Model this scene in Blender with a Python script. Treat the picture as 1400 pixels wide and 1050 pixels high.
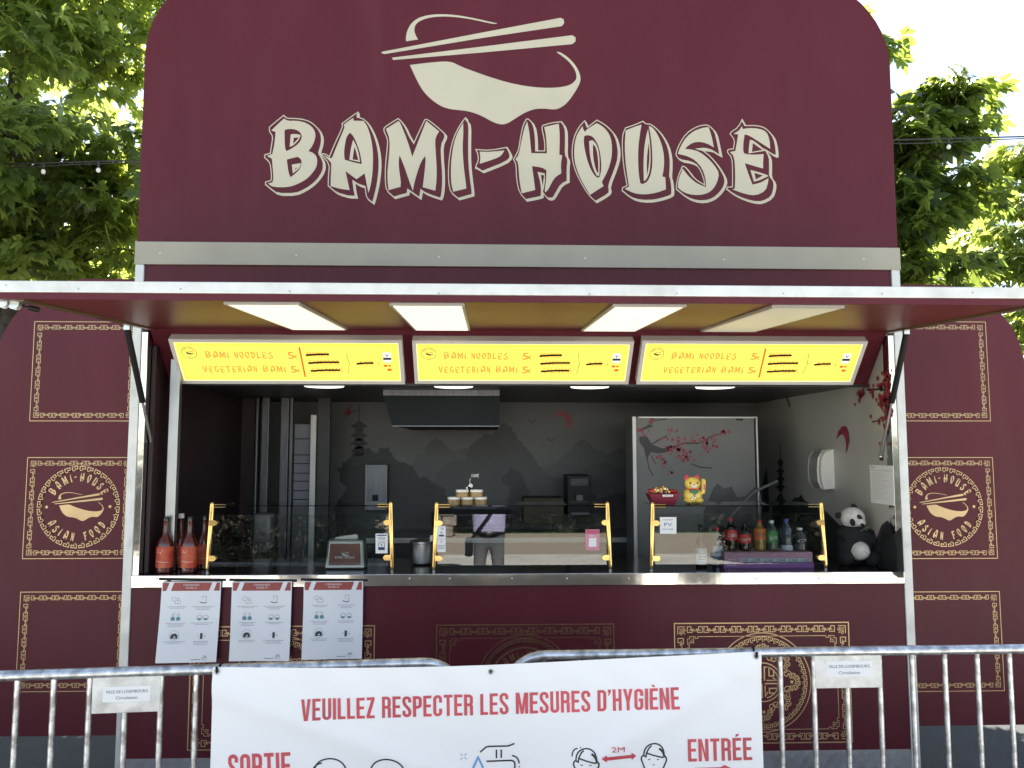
import bpy, math, random
import numpy as np
from mathutils import Vector, Matrix
from mathutils.geometry import tessellate_polygon

for o in list(bpy.data.objects):
    bpy.data.objects.remove(o, do_unlink=True)
scene = bpy.context.scene
COL = scene.collection
R = math.radians

# ------------------------------------------------------------------ camera
EYE = Vector((-0.163, -4.25, 1.90))
PITCH, YAW = R(4.77), R(1.82)
cam_data = bpy.data.cameras.new('camera')
cam_data.lens = 27.0
cam_data.sensor_width = 36.0
cam_data.clip_start = 0.02
cam_data.clip_end = 2000
cam = bpy.data.objects.new('camera', cam_data)
COL.objects.link(cam)
cam.location = EYE
cam.rotation_euler = (R(90) + PITCH, 0, -YAW)
scene.camera = cam

# ------------------------------------------------------------------ sky and sun
SUN_EL, SUN_AZ = R(47), R(7)
world = bpy.data.worlds.new('World')
scene.world = world
world.use_nodes = True
wn = world.node_tree
bg = wn.nodes['Background']
sky = wn.nodes.new('ShaderNodeTexSky')
sky.sky_type = 'NISHITA'
sky.sun_disc = False
sky.sun_elevation = SUN_EL
sky.sun_rotation = SUN_AZ
sky.air_density = 1.0
sky.dust_density = 0.25
sky.ozone_density = 0.4
hs = wn.nodes.new('ShaderNodeHueSaturation')
hs.inputs['Saturation'].default_value = 0.75
wn.links.new(sky.outputs[0], hs.inputs['Color'])
wn.links.new(hs.outputs[0], bg.inputs[0])
bg.inputs[1].default_value = 0.058
sl = bpy.data.lights.new('sun', 'SUN')
sl.energy = 5.0
sl.angle = R(0.5)
sl.color = (1.0, 0.95, 0.86)
sun = bpy.data.objects.new('sun', sl)
COL.objects.link(sun)
sun.location = (1, 6, 12)
sun.rotation_euler = (-(R(90) - SUN_EL), 0, -SUN_AZ)
vs = scene.view_settings
vs.view_transform = 'Standard'
vs.look = 'None'
vs.exposure = 2.5
vs.gamma = 1.0
vs.use_curve_mapping = False
scene.cycles.max_bounces = 8
scene.cycles.transparent_max_bounces = 16

# ------------------------------------------------------------------ photo point -> place on a real surface
_fw = Vector((math.sin(YAW) * math.cos(PITCH), math.cos(YAW) * math.cos(PITCH), math.sin(PITCH)))
_rt = Vector((math.cos(YAW), -math.sin(YAW), 0))
_up = _rt.cross(_fw)

def ray(px, py):
    return _fw + _rt * ((px - 700) / 1050) + _up * (-(py - 525) / 1050)

def at(px, py, Y=0.0):
    d = ray(px, py)
    return EYE + d * ((Y - EYE.y) / d.y)

def atX(px, py, X):
    d = ray(px, py)
    return EYE + d * ((X - EYE.x) / d.x)

def atZ(px, py, Z):
    d = ray(px, py)
    return EYE + d * ((Z - EYE.z) / d.z)

def atP(px, py, p0, n):
    d = ray(px, py)
    return EYE + d * ((p0 - EYE).dot(n) / d.dot(n))

# ------------------------------------------------------------------ materials
MATS = {}

def mat(name, col, rough=0.5, metal=0.0, var=0.0, vscale=8.0, bump=0.0, bscale=60.0, rvar=0.0,
        spec=None, coat=0.0, col2=None, stretch=None, dirt=None, dscale=3.0, damt=0.4):
    m = bpy.data.materials.new(name)
    m.use_nodes = True
    nt = m.node_tree
    b = nt.nodes['Principled BSDF']
    b.inputs['Base Color'].default_value = (*col, 1)
    b.inputs['Roughness'].default_value = rough
    b.inputs['Metallic'].default_value = metal
    if spec is not None:
        b.inputs['Specular IOR Level'].default_value = spec
    if coat:
        b.inputs['Coat Weight'].default_value = coat
        b.inputs['Coat Roughness'].default_value = 0.12
    tc = nt.nodes.new('ShaderNodeTexCoord')
    src = tc.outputs['Object']
    if stretch:
        mp = nt.nodes.new('ShaderNodeMapping')
        mp.inputs['Scale'].default_value = stretch
        nt.links.new(src, mp.inputs[0])
        src = mp.outputs[0]
    def noise(scale, detail=5):
        n = nt.nodes.new('ShaderNodeTexNoise')
        n.inputs['Scale'].default_value = scale
        n.inputs['Detail'].default_value = detail
        nt.links.new(src, n.inputs['Vector'])
        return n
    colsock = None
    if var or col2:
        n = noise(vscale)
        cr = nt.nodes.new('ShaderNodeValToRGB')
        cr.color_ramp.elements[0].position = 0.32
        cr.color_ramp.elements[1].position = 0.68
        c2 = col2 or tuple(min(1, c * (1 + var)) for c in col)
        c1 = col if col2 else tuple(c * (1 - var) for c in col)
        cr.color_ramp.elements[0].color = (*c1, 1)
        cr.color_ramp.elements[1].color = (*c2, 1)
        nt.links.new(n.outputs[0], cr.inputs[0])
        colsock = cr.outputs[0]
    if dirt:
        n = noise(dscale, 8)
        cr = nt.nodes.new('ShaderNodeValToRGB')
        cr.color_ramp.elements[0].position = 0.52
        cr.color_ramp.elements[1].position = 0.72
        cr.color_ramp.elements[0].color = (0, 0, 0, 1)
        cr.color_ramp.elements[1].color = (damt, damt, damt, 1)
        nt.links.new(n.outputs[0], cr.inputs[0])
        mx = nt.nodes.new('ShaderNodeMix')
        mx.data_type = 'RGBA'
        nt.links.new(cr.outputs[0], mx.inputs[0])
        if colsock:
            nt.links.new(colsock, mx.inputs[6])
        else:
            mx.inputs[6].default_value = (*col, 1)
        mx.inputs[7].default_value = (*dirt, 1)
        colsock = mx.outputs[2]
    if colsock:
        nt.links.new(colsock, b.inputs['Base Color'])
    if rvar:
        n = noise(vscale * 0.7)
        mr = nt.nodes.new('ShaderNodeMapRange')
        mr.inputs[3].default_value = max(0.02, rough - rvar)
        mr.inputs[4].default_value = min(1, rough + rvar)
        nt.links.new(n.outputs[0], mr.inputs[0])
        nt.links.new(mr.outputs[0], b.inputs['Roughness'])
    if bump:
        n = noise(bscale, 3)
        bp = nt.nodes.new('ShaderNodeBump')
        bp.inputs['Strength'].default_value = bump
        bp.inputs['Distance'].default_value = 0.01
        nt.links.new(n.outputs[0], bp.inputs['Height'])
        nt.links.new(bp.outputs[0], b.inputs['Normal'])
    MATS[name] = m
    return m

def glow(name, col, strength):
    m = bpy.data.materials.new(name)
    m.use_nodes = True
    b = m.node_tree.nodes['Principled BSDF']
    b.inputs['Base Color'].default_value = (*[c * 0.5 for c in col], 1)
    b.inputs['Roughness'].default_value = 0.35
    b.inputs['Emission Color'].default_value = (*col, 1)
    b.inputs['Emission Strength'].default_value = strength
    MATS[name] = m
    return m

def glass(name, tint=(1, 1, 1), refl=1.0, rough=0.0, ior=1.5):
    """thin sheet: transparent straight through plus the mirror share given by Fresnel (both faces)"""
    m = bpy.data.materials.new(name)
    m.use_nodes = True
    nt = m.node_tree
    nt.nodes.clear()
    out = nt.nodes.new('ShaderNodeOutputMaterial')
    tr = nt.nodes.new('ShaderNodeBsdfTransparent')
    tr.inputs[0].default_value = (*tint, 1)
    gl = nt.nodes.new('ShaderNodeBsdfGlossy')
    gl.inputs['Roughness'].default_value = rough
    fr = nt.nodes.new('ShaderNodeFresnel')
    fr.inputs[0].default_value = ior
    mu = nt.nodes.new('ShaderNodeMath')
    mu.operation = 'MULTIPLY'
    mu.use_clamp = True
    mu.inputs[1].default_value = refl
    mx = nt.nodes.new('ShaderNodeMixShader')
    nt.links.new(fr.outputs[0], mu.inputs[0])
    nt.links.new(mu.outputs[0], mx.inputs[0])
    nt.links.new(tr.outputs[0], mx.inputs[1])
    nt.links.new(gl.outputs[0], mx.inputs[2])
    nt.links.new(mx.outputs[0], out.inputs[0])
    MATS[name] = m
    return m

def leafmat(name, c1, c2, ctr):
    m = bpy.data.materials.new(name)
    m.use_nodes = True
    nt = m.node_tree
    nt.nodes.clear()
    out = nt.nodes.new('ShaderNodeOutputMaterial')
    geo = nt.nodes.new('ShaderNodeNewGeometry')
    cr = nt.nodes.new('ShaderNodeValToRGB')
    cr.color_ramp.elements[0].color = (*c1, 1)
    cr.color_ramp.elements[1].color = (*c2, 1)
    nt.links.new(geo.outputs['Random Per Island'], cr.inputs[0])
    pr = nt.nodes.new('ShaderNodeBsdfPrincipled')
    pr.inputs['Roughness'].default_value = 0.33
    nt.links.new(cr.outputs[0], pr.inputs['Base Color'])
    tl = nt.nodes.new('ShaderNodeBsdfTranslucent')
    mxc = nt.nodes.new('ShaderNodeMix')
    mxc.data_type = 'RGBA'
    mxc.inputs[0].default_value = 0.75
    nt.links.new(cr.outputs[0], mxc.inputs[6])
    mxc.inputs[7].default_value = (*ctr, 1)
    nt.links.new(mxc.outputs[2], tl.inputs[0])
    mx = nt.nodes.new('ShaderNodeMixShader')
    mx.inputs[0].default_value = 0.56
    nt.links.new(pr.outputs[0], mx.inputs[1])
    nt.links.new(tl.outputs[0], mx.inputs[2])
    nt.links.new(mx.outputs[0], out.inputs[0])
    MATS[name] = m
    return m

def painted(name, top, bot, z0, z1):
    """wall paint as printed: ink at the ridge thinning out to mist lower down"""
    m = bpy.data.materials.new(name); m.use_nodes = True
    nt = m.node_tree; b = nt.nodes['Principled BSDF']; b.inputs['Roughness'].default_value = 0.45
    tc = nt.nodes.new('ShaderNodeTexCoord'); sx = nt.nodes.new('ShaderNodeSeparateXYZ'); nt.links.new(tc.outputs['Object'], sx.inputs[0])
    n = nt.nodes.new('ShaderNodeTexNoise'); n.inputs['Scale'].default_value = 7; n.inputs['Detail'].default_value = 8; nt.links.new(tc.outputs['Object'], n.inputs['Vector'])
    ma = nt.nodes.new('ShaderNodeMath'); ma.operation = 'MULTIPLY_ADD'; ma.inputs[1].default_value = .35; nt.links.new(n.outputs[0], ma.inputs[0]); nt.links.new(sx.outputs[2], ma.inputs[2])
    mr = nt.nodes.new('ShaderNodeMapRange'); mr.inputs[1].default_value = z0 + .17; mr.inputs[2].default_value = z1 + .17; nt.links.new(ma.outputs[0], mr.inputs[0])
    cr = nt.nodes.new('ShaderNodeValToRGB'); cr.color_ramp.elements[0].color = (*bot, 1); cr.color_ramp.elements[1].color = (*top, 1); nt.links.new(mr.outputs[0], cr.inputs[0])
    nt.links.new(cr.outputs[0], b.inputs['Base Color']); MATS[name] = m
painted('mist_far', (0.055, 0.058, 0.058), (0.118, 0.12, 0.117), 1.5, 2.0)
painted('mist_mid', (0.030, 0.032, 0.032), (0.10, 0.102, 0.10), 1.35, 2.0)
painted('mist_dark', (0.012, 0.012, 0.013), (0.06, 0.061, 0.061), 1.2, 1.75)
mat('maroon', (0.090, 0.0145, 0.0230), 0.36, var=0.10, vscale=1.6, bump=0.02, bscale=2.5, rvar=0.08, spec=0.20, dirt=(0.105, 0.028, 0.035), dscale=3.5, damt=0.4, stretch=(1.5, 1.5, .3))
mat('maroon_under', (0.165, 0.031, 0.029), 0.36, var=0.12, vscale=2.0, bump=0.01, bscale=90, rvar=0.06, spec=0.16)
mat('maroon_inside_shaded', (0.022, 0.007, 0.009), 0.5, var=0.1)  # maroon lining darkened to stand in for the dim interior
mat('cream', (0.50, 0.46, 0.35), 0.38, var=0.05, vscale=3)
mat('gold', (0.50, 0.36, 0.20), 0.36, metal=0.75, var=0.12, vscale=5)
mat('gold_darkened', (0.22, 0.14, 0.075), 0.40, metal=0.8, var=0.12, vscale=5)  # same gold foil, its darker reflection put into the colour
mat('band', (0.36, 0.33, 0.255), 0.35, var=0.06, vscale=4, rvar=0.05)
mat('white_alu', (0.64, 0.64, 0.615), 0.36, metal=0.2, var=0.08, vscale=12, dirt=(0.45, 0.44, 0.41), dscale=7, damt=0.6)
mat('alu', (0.62, 0.62, 0.60), 0.30, metal=0.9, var=0.08, vscale=10, rvar=0.08)
mat('strip_brown', (0.20, 0.16, 0.11), 0.35, metal=0.6, var=0.1)
mat('steel', (0.68, 0.67, 0.64), 0.13, metal=1.0, var=0.05, vscale=3, bump=0.35, bscale=4, rvar=0.06)
mat('steel_dull', (0.42, 0.42, 0.42), 0.34, metal=0.9, var=0.12, vscale=6)
mat('tread', (0.46, 0.47, 0.50), 0.38, metal=0.85, var=0.12, vscale=15)
mat('galv', (0.62, 0.63, 0.64), 0.36, metal=0.8, var=0.35, vscale=30, bump=0.12, bscale=70, rvar=0.14, dirt=(0.18, 0.17, 0.16), dscale=22, damt=0.75)
mat('galv_plate', (0.62, 0.62, 0.60), 0.50, metal=0.35, var=0.14, vscale=22, dirt=(0.38, 0.37, 0.34), dscale=14, damt=0.7)
mat('black', (0.010, 0.010, 0.011), 0.42, spec=0.2)
mat('black_soft', (0.010, 0.010, 0.012), 0.7, bump=0.25, bscale=260)
mat('dark', (0.022, 0.022, 0.025), 0.4, var=0.2)
mat('counter', (0.022, 0.020, 0.020), 0.16, var=0.2, vscale=12)
mat('mural_back_shaded', (0.115, 0.118, 0.115), 0.45, var=0.08, vscale=2.5)  # pale wall print, interior shade put into its colour
mat('mural_cab_shaded', (0.145, 0.147, 0.142), 0.45, var=0.08, vscale=2.5)  # cabinet copy of the pale print, also darkened for interior shade
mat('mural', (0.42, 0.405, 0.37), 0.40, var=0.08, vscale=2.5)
mat('mural_far', (0.07, 0.073, 0.073), 0.45, var=0.25, vscale=5)
mat('mural_mid', (0.045, 0.047, 0.047), 0.45, var=0.3, vscale=6)
mat('mural_dark', (0.018, 0.018, 0.019), 0.45, var=0.3, vscale=9)
mat('mural_red', (0.26, 0.03, 0.05), 0.45, var=0.3, vscale=30)
mat('board_frame', (0.66, 0.635, 0.61), 0.42, metal=0.1, var=0.03)
mat('silver_frame', (0.55, 0.54, 0.53), 0.42, metal=0.5, var=0.04)
mat('hood_black', (0.012, 0.015, 0.017), 0.5, spec=0.12)
mat('metal_dim', (0.16, 0.165, 0.18), 0.4, metal=0.7, var=0.2, vscale=10, stretch=(6, 6, .4))
mat('grey_box', (0.10, 0.11, 0.12), 0.4, var=0.1)
mat('brass', (0.80, 0.56, 0.22), 0.17, metal=1.0, var=0.08, vscale=20)
mat('paper', (0.80, 0.81, 0.83), 0.42, var=0.02, vscale=5, coat=0.3)
mat('paper_white', (0.78, 0.78, 0.78), 0.6)
mat('paper_grey', (0.22, 0.23, 0.27), 0.6)
mat('poster_red', (0.36, 0.07, 0.06), 0.45, var=0.1, vscale=10)
mat('ink_grey', (0.28, 0.28, 0.30), 0.6)
mat('ink_dark', (0.05, 0.05, 0.06), 0.6)
mat('ink_teal', (0.12, 0.27, 0.33), 0.6)
mat('vinyl', (0.86, 0.855, 0.85), 0.42, var=0.015, vscale=2, bump=0.02, bscale=400)
mat('ban_red', (0.58, 0.075, 0.095), 0.45, var=0.22, vscale=4)
mat('ban_black', (0.016, 0.016, 0.022), 0.45)
mat('ban_blue', (0.12, 0.32, 0.66), 0.45)
mat('ban_lightblue', (0.30, 0.45, 0.60), 0.45)
mat('navy', (0.02, 0.03, 0.12), 0.5)
mat('carton', (0.055, 0.046, 0.03), 0.8, var=0.1)
mat('amber', (0.55, 0.3, 0.05), 0.5)
mat('sauce', (0.085, 0.010, 0.007), 0.12, coat=0.5)
mat('sauce_label', (0.50, 0.035, 0.025), 0.45, var=0.3, vscale=30, col2=(0.55, 0.13, 0.05))
mat('cola', (0.012, 0.006, 0.005), 0.08, coat=0.6)
mat('orange_drink', (0.24, 0.15, 0.035), 0.1, coat=0.6)
mat('clear_drink', (0.05, 0.06, 0.062), 0.08, coat=0.6)
mat('green_drink', (0.045, 0.075, 0.055), 0.08, coat=0.6)
mat('blue_drink', (0.03, 0.045, 0.075), 0.08, coat=0.6)
mat('brown_glass', (0.012, 0.008, 0.006), 0.08, coat=0.6)
mat('red', (0.50, 0.025, 0.03), 0.35)
mat('label_orange', (0.60, 0.17, 0.04), 0.4)
mat('label_green', (0.03, 0.22, 0.06), 0.4)
mat('label_blue', (0.05, 0.10, 0.35), 0.4)
mat('label_pale', (0.55, 0.62, 0.70), 0.4)
mat('white', (0.78, 0.77, 0.74), 0.4)
mat('dispenser_white', (0.80, 0.78, 0.72), 0.35, var=0.03)
mat('dispenser_grey', (0.30, 0.30, 0.29), 0.4)
mat('pink', (0.48, 0.25, 0.36), 0.5, var=0.06)
mat('violet', (0.20, 0.07, 0.26), 0.5, var=0.06)
mat('sticker_pink', (0.62, 0.26, 0.34), 0.5)
mat('sticker_rose', (0.48, 0.08, 0.17), 0.5)
mat('cat_gold', (0.78, 0.56, 0.10), 0.28, var=0.1, vscale=30, coat=0.4)
mat('cat_red', (0.60, 0.06, 0.08), 0.35)
mat('cat_green', (0.02, 0.16, 0.07), 0.35)
mat('basket', (0.22, 0.02, 0.045), 0.5, var=0.15)
mat('candy_gold', (0.75, 0.58, 0.30), 0.22, metal=0.8)
mat('candy_red', (0.45, 0.03, 0.03), 0.22, metal=0.4)
mat('nuts', (0.32, 0.20, 0.07), 0.4, var=0.5, vscale=160, coat=0.4)
mat('fur_white', (0.62, 0.60, 0.56), 0.9, var=0.12, vscale=60, bump=0.5, bscale=300)
mat('fur_black', (0.012, 0.012, 0.014), 0.9, bump=0.5, bscale=300)
mat('bamboo', (0.12, 0.18, 0.06), 0.6)
mat('napkin_card', (0.22, 0.075, 0.065), 0.22, var=0.15, vscale=8)
mat('bark', (0.045, 0.037, 0.03), 0.9, var=0.4, vscale=14, bump=0.6, bscale=30)
leafmat('leaf', (0.028, 0.07, 0.025), (0.07, 0.13, 0.04), (0.62, 0.70, 0.14))
leafmat('leaf_far', (0.04, 0.085, 0.03), (0.085, 0.14, 0.04), (0.66, 0.73, 0.17))
mat('yew', (0.007, 0.012, 0.007), 0.9, var=0.3, vscale=6, spec=0.05)
leafmat('leaf_dark', (0.02, 0.05, 0.018), (0.045, 0.085, 0.025), (0.40, 0.50, 0.08))
mat('asphalt', (0.020, 0.0205, 0.021), 0.85, var=0.25, vscale=5, bump=0.5, bscale=180)  # darkened throughout to stand in for shade under the stall
mat('concrete', (0.50, 0.48, 0.44), 0.85, var=0.12, vscale=1.5, bump=0.2, bscale=40)
mat('gravel', (0.30, 0.26, 0.20), 0.9, var=0.35, vscale=30, bump=0.5, bscale=60)
mat('lawn', (0.06, 0.10, 0.03), 0.9, var=0.3, vscale=2)
mat('stone', (0.27, 0.23, 0.20), 0.85, var=0.3, vscale=7, bump=0.5, bscale=30)
mat('shirt', (0.42, 0.40, 0.62), 0.8, var=0.06, vscale=15, bump=0.2, bscale=30)
mat('trousers', (0.12, 0.12, 0.13), 0.85, var=0.12)
mat('skin', (0.55, 0.33, 0.24), 0.5)
mat('hair', (0.03, 0.02, 0.014), 0.6)
mat('wire', (0.02, 0.02, 0.022), 0.5)
mat('bulb', (0.8, 0.78, 0.72), 0.3)
glow('led_panel', (1.0, 0.93, 0.74), 0.194)
glow('led_off_glow', (0.9, 0.84, 0.68), 0.055)  # weak glow added to brighten the unlit panel
glow('spot', (1.0, 0.97, 0.88), 0.389)
glow('board_yellow', (1.0, 0.86, 0.13), 0.175)
glow('board_pale', (1.0, 0.92, 0.50), 0.168)
glow('board_orange', (0.88, 0.35, 0.07), 0.156)
glow('board_red', (0.82, 0.13, 0.03), 0.136)
glow('board_dark', (0.30, 0.24, 0.05), 0.103)
glow('board_faint', (0.85, 0.68, 0.09), 0.152)
glow('board_white', (0.95, 0.92, 0.8), 0.162)
glass('pane', (0.93, 0.95, 0.94), 1.85)
glass('shelf_glass', (0.80, 0.86, 0.84), 1.2)
glass('jar_glass', (0.95, 0.95, 0.93), 1.5)
# ------------------------------------------------------------------ mesh helpers
def link(o):
    COL.objects.link(o)
    return o

def tag(o, label=None, cat=None, group=None, kind=None):
    if label: o['label'] = label
    if cat: o['category'] = cat
    if group: o['group'] = group
    if kind: o['kind'] = kind
    return o

def thing(name, loc, label, cat, group=None):
    o = link(bpy.data.objects.new(name, None))
    o.location = loc
    o.empty_display_size = 0.05
    return tag(o, label, cat, group)

def worldloc(o):
    p = Vector(o.location)
    q = o.parent
    if q is not None:
        p = worldloc(q) + (p - Vector((0, 0, 0))) + o.matrix_parent_inverse.translation
    return p

def adopt(o, parent):
    if parent is None:
        return o
    w = worldloc(parent)
    o.parent = parent
    o.matrix_parent_inverse = Matrix.Translation(-w)
    return o

def finish(name, V, F, m, parent=None, smooth=False, bevel=0.0, mats=None, fm=None):
    me = bpy.data.meshes.new(name)
    me.from_pydata([tuple(v) for v in V], [], F)
    if mats:
        for x in mats: me.materials.append(MATS[x])
        me.polygons.foreach_set('material_index', fm)
    else:
        me.materials.append(MATS[m])
    if smooth:
        me.polygons.foreach_set('use_smooth', [True] * len(me.polygons))
        me.set_sharp_from_angle(angle=R(40))
    me.update()
    o = link(bpy.data.objects.new(name, me))
    if bevel:
        b = o.modifiers.new('bevel', 'BEVEL')
        b.width = bevel
        b.segments = 2
        b.limit_method = 'ANGLE'
        b.angle_limit = R(40)
    return adopt(o, parent)

class MB:
    def __init__(s):
        s.V, s.F = [], []
    def add(s, V, F):
        k = len(s.V)
        s.V += [Vector(v) for v in V]
        s.F += [tuple(i + k for i in f) for f in F]
        return s
    def box(s, c, d, rot=None):
        c = Vector(c)
        V = []
        for z in (-.5, .5):
            for x, y in ((-.5, -.5), (.5, -.5), (.5, .5), (-.5, .5)):
                v = Vector((x * d[0], y * d[1], z * d[2]))
                if rot: v = rot @ v
                V.append(c + v)
        return s.add(V, [(3, 2, 1, 0), (4, 5, 6, 7), (0, 1, 5, 4), (1, 2, 6, 5), (2, 3, 7, 6), (3, 0, 4, 7)])
    def span(s, a, b):
        return s.box([(a[i] + b[i]) / 2 for i in range(3)], [abs(b[i] - a[i]) for i in range(3)])
    def hexa(s, P):
        return s.add(P, [(3, 2, 1, 0), (4, 5, 6, 7), (0, 1, 5, 4), (1, 2, 6, 5), (2, 3, 7, 6), (3, 0, 4, 7)])
    def tube(s, path, r, n=10, cap=True, close=False):
        path = [Vector(p) for p in path]
        N = len(path)
        rr = r if isinstance(r, (list, tuple)) else [r] * N
        V, F = [], []
        prev = None
        for i, p in enumerate(path):
            if close:
                t = (path[(i + 1) % N] - path[i - 1])
            else:
                t = path[min(i + 1, N - 1)] - path[max(i - 1, 0)]
            t.normalize()
            if prev is None:
                a = t.cross(Vector((0, 0, 1)))
                if a.length < 1e-3: a = t.cross(Vector((1, 0, 0)))
            else:
                a = prev - t * prev.dot(t)
            a.normalize()
            prev = a
            b = t.cross(a)
            for k in range(n):
                th = 2 * math.pi * k / n
                V.append(p + (a * math.cos(th) + b * math.sin(th)) * rr[i])
        M = N if close else N - 1
        for i in range(M):
            for k in range(n):
                k2 = (k + 1) % n
                j = (i + 1) % N
                F.append((i * n + k, i * n + k2, j * n + k2, j * n + k))
        if cap and not close:
            F.append(tuple(range(n))[::-1])
            F.append(tuple((N - 1) * n + k for k in range(n)))
        return s.add(V, F)
    def lathe(s, prof, c=(0, 0, 0), n=18, rot=None, sx=1.0, sy=1.0):
        c = Vector(c)
        V, F = [], []
        for r, z in prof:
            for k in range(n):
                th = 2 * math.pi * k / n
                v = Vector((r * sx * math.cos(th), r * sy * math.sin(th), z))
                if rot: v = rot @ v
                V.append(c + v)
        for i in range(len(prof) - 1):
            for k in range(n):
                k2 = (k + 1) % n
                F.append((i * n + k, i * n + k2, (i + 1) * n + k2, (i + 1) * n + k))
        F.append(tuple(range(n))[::-1])
        F.append(tuple((len(prof) - 1) * n + k for k in range(n)))
        return s.add(V, F)
    def ball(s, c, r, n=16, m=10, rot=None):
        if not isinstance(r, (list, tuple)): r = (r, r, r)
        c = Vector(c)
        V, F = [], []
        for i in range(1, m):
            ph = math.pi * i / m
            for k in range(n):
                th = 2 * math.pi * k / n
                v = Vector((r[0] * math.sin(ph) * math.cos(th), r[1] * math.sin(ph) * math.sin(th), r[2] * math.cos(ph)))
                if rot: v = rot @ v
                V.append(c + v)
        t, b = Vector((0, 0, r[2])), Vector((0, 0, -r[2]))
        if rot: t, b = rot @ t, rot @ b
        V += [c + t, c + b]
        T = len(V) - 2
        for i in range(m - 2):
            for k in range(n):
                k2 = (k + 1) % n
                F.append((i * n + k, (i + 1) * n + k, (i + 1) * n + k2, i * n + k2))
        for k in range(n):
            k2 = (k + 1) % n
            F.append((T, k, k2))
            F.append((T + 1, (m - 2) * n + k2, (m - 2) * n + k))
        return s.add(V, F)
    def prism(s, pts, y0, y1, f=None):
        """outline in (x, z) pushed from y0 to y1"""
        f = f or (lambda x, y, z: Vector((x, y, z)))
        n = len(pts)
        V = [f(p[0], y0, p[1]) for p in pts] + [f(p[0], y1, p[1]) for p in pts]
        tri = tessellate_polygon([[Vector((p[0], p[1], 0)) for p in pts]])
        F = [tuple(t) for t in tri] + [tuple(i + n for i in t[::-1]) for t in tri]
        F += [(i, (i + 1) % n, n + (i + 1) % n, n + i) for i in range(n)]
        return s.add(V, F)
    def build(s, name, m, parent=None, smooth=False, bevel=0.0):
        return finish(name, s.V, s.F, m, parent, smooth, bevel)

def strokequads(pts, w, closed=False):
    P = [Vector((p[0], p[1])) for p in pts]
    n = len(P)
    L, Rr = [], []
    for i in range(n):
        if closed or 0 < i < n - 1:
            a, b, c = P[i - 1], P[i], P[(i + 1) % n]
            d1, d2 = (b - a), (c - b)
            if d1.length < 1e-9: d1 = d2
            if d2.length < 1e-9: d2 = d1
            d1, d2 = d1.normalized(), d2.normalized()
            n1, n2 = Vector((-d1.y, d1.x)), Vector((-d2.y, d2.x))
            mvec = n1 + n2
            if mvec.length < 0.25:
                mvec = n1
            mvec.normalize()
            k = min(2.2, 1 / max(0.3, mvec.dot(n1)))
            off = mvec * (w / 2 * k)
        else:
            d = (P[1] - P[0]) if i == 0 else (P[-1] - P[-2])
            d.normalize()
            off = Vector((-d.y, d.x)) * (w / 2)
        L.append(P[i] + off)
        Rr.append(P[i] - off)
    Q = []
    for i in range(n if closed else n - 1):
        j = (i + 1) % n
        Q.append([L[i], L[j], Rr[j], Rr[i]])
    return Q

_tcache = {}
def textmesh(s, offset=0.0):
    key = (s, offset)
    if key in _tcache: return _tcache[key]
    cu = bpy.data.curves.new('t', 'FONT')
    cu.body = s
    cu.size = 1.0
    cu.resolution_u = 2
    cu.offset = offset
    cu.dimensions = '2D'
    cu.fill_mode = 'FRONT'
    ob = bpy.data.objects.new('t', cu)
    me = bpy.data.meshes.new_from_object(ob)
    V = [(v.co.x, v.co.y) for v in me.vertices]
    F = [tuple(p.vertices) for p in me.polygons]
    bpy.data.objects.remove(ob)
    bpy.data.curves.remove(cu)
    bpy.data.meshes.remove(me)
    _tcache[key] = (V, F)
    return V, F

class Ink:
    """flat print: outlines in a surface's own (u, v), laid on that surface by a mapping"""
    def __init__(s):
        s.V, s.F = [], []
    def poly(s, pts, holes=()):
        loops = [pts] + list(holes)
        k = len(s.V)
        flat = [p for l in loops for p in l]
        s.V += [(p[0], p[1]) for p in flat]
        tri = tessellate_polygon([[Vector((p[0], p[1], 0)) for p in l] for l in loops])
        s.F += [tuple(i + k for i in t) for t in tri]
        return s
    def quad(s, q):
        k = len(s.V)
        s.V += [(p[0], p[1]) for p in q]
        s.F.append(tuple(range(k, k + len(q))))
        return s
    def rect(s, x0, y0, x1, y1):
        return s.quad([(x0, y0), (x1, y0), (x1, y1), (x0, y1)])
    def stroke(s, pts, w, closed=False):
        for q in strokequads(pts, w, closed): s.quad(q)
        return s
    def disc(s, c, r, n=16, ry=None):
        ry = ry or r
        return s.quad([(c[0] + r * math.cos(2 * math.pi * k / n), c[1] + ry * math.sin(2 * math.pi * k / n)) for k in range(n)])
    def ring(s, c, r, w, n=48, a0=0, a1=2 * math.pi):
        full = abs(a1 - a0 - 2 * math.pi) < 1e-6
        pts = [(c[0] + r * math.cos(a0 + (a1 - a0) * k / n), c[1] + r * math.sin(a0 + (a1 - a0) * k / n)) for k in range(n if full else n + 1)]
        return s.stroke(pts, w, full)
    def text(s, t, x, y, h, xs=1.0, bold=0.0, align='l', flip=1, width=None, f=None):
        V, F = textmesh(t, bold)
        if not V: return s
        x0, x1 = min(v[0] for v in V), max(v[0] for v in V)
        k = h / 0.72
        if width: xs = width / ((x1 - x0) * k)
        ox = {'l': 0, 'c': (x1 - x0) / 2, 'r': (x1 - x0)}[align]
        b = len(s.V)
        for v in V:
            p = (x + (v[0] - x0 - ox) * k * xs, y + flip * v[1] * k)
            s.V.append(f(*p) if f else p)
        s.F += [tuple(i + b for i in q) for q in F]
        return s
    def build(s, name, m, parent, mp):
        V = [mp(*v) for v in s.V]
        return finish(name, V, s.F, m, parent)

def copy_tree(o, delta, parent=None):
    c = o.copy()
    link(c)
    if parent is not None:
        c.parent = parent
    else:
        c.location = Vector(o.location) + Vector(delta)
    for ch in [x for x in bpy.data.objects if x.parent == o]:
        copy_tree(ch, delta, c)
    return c

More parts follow.
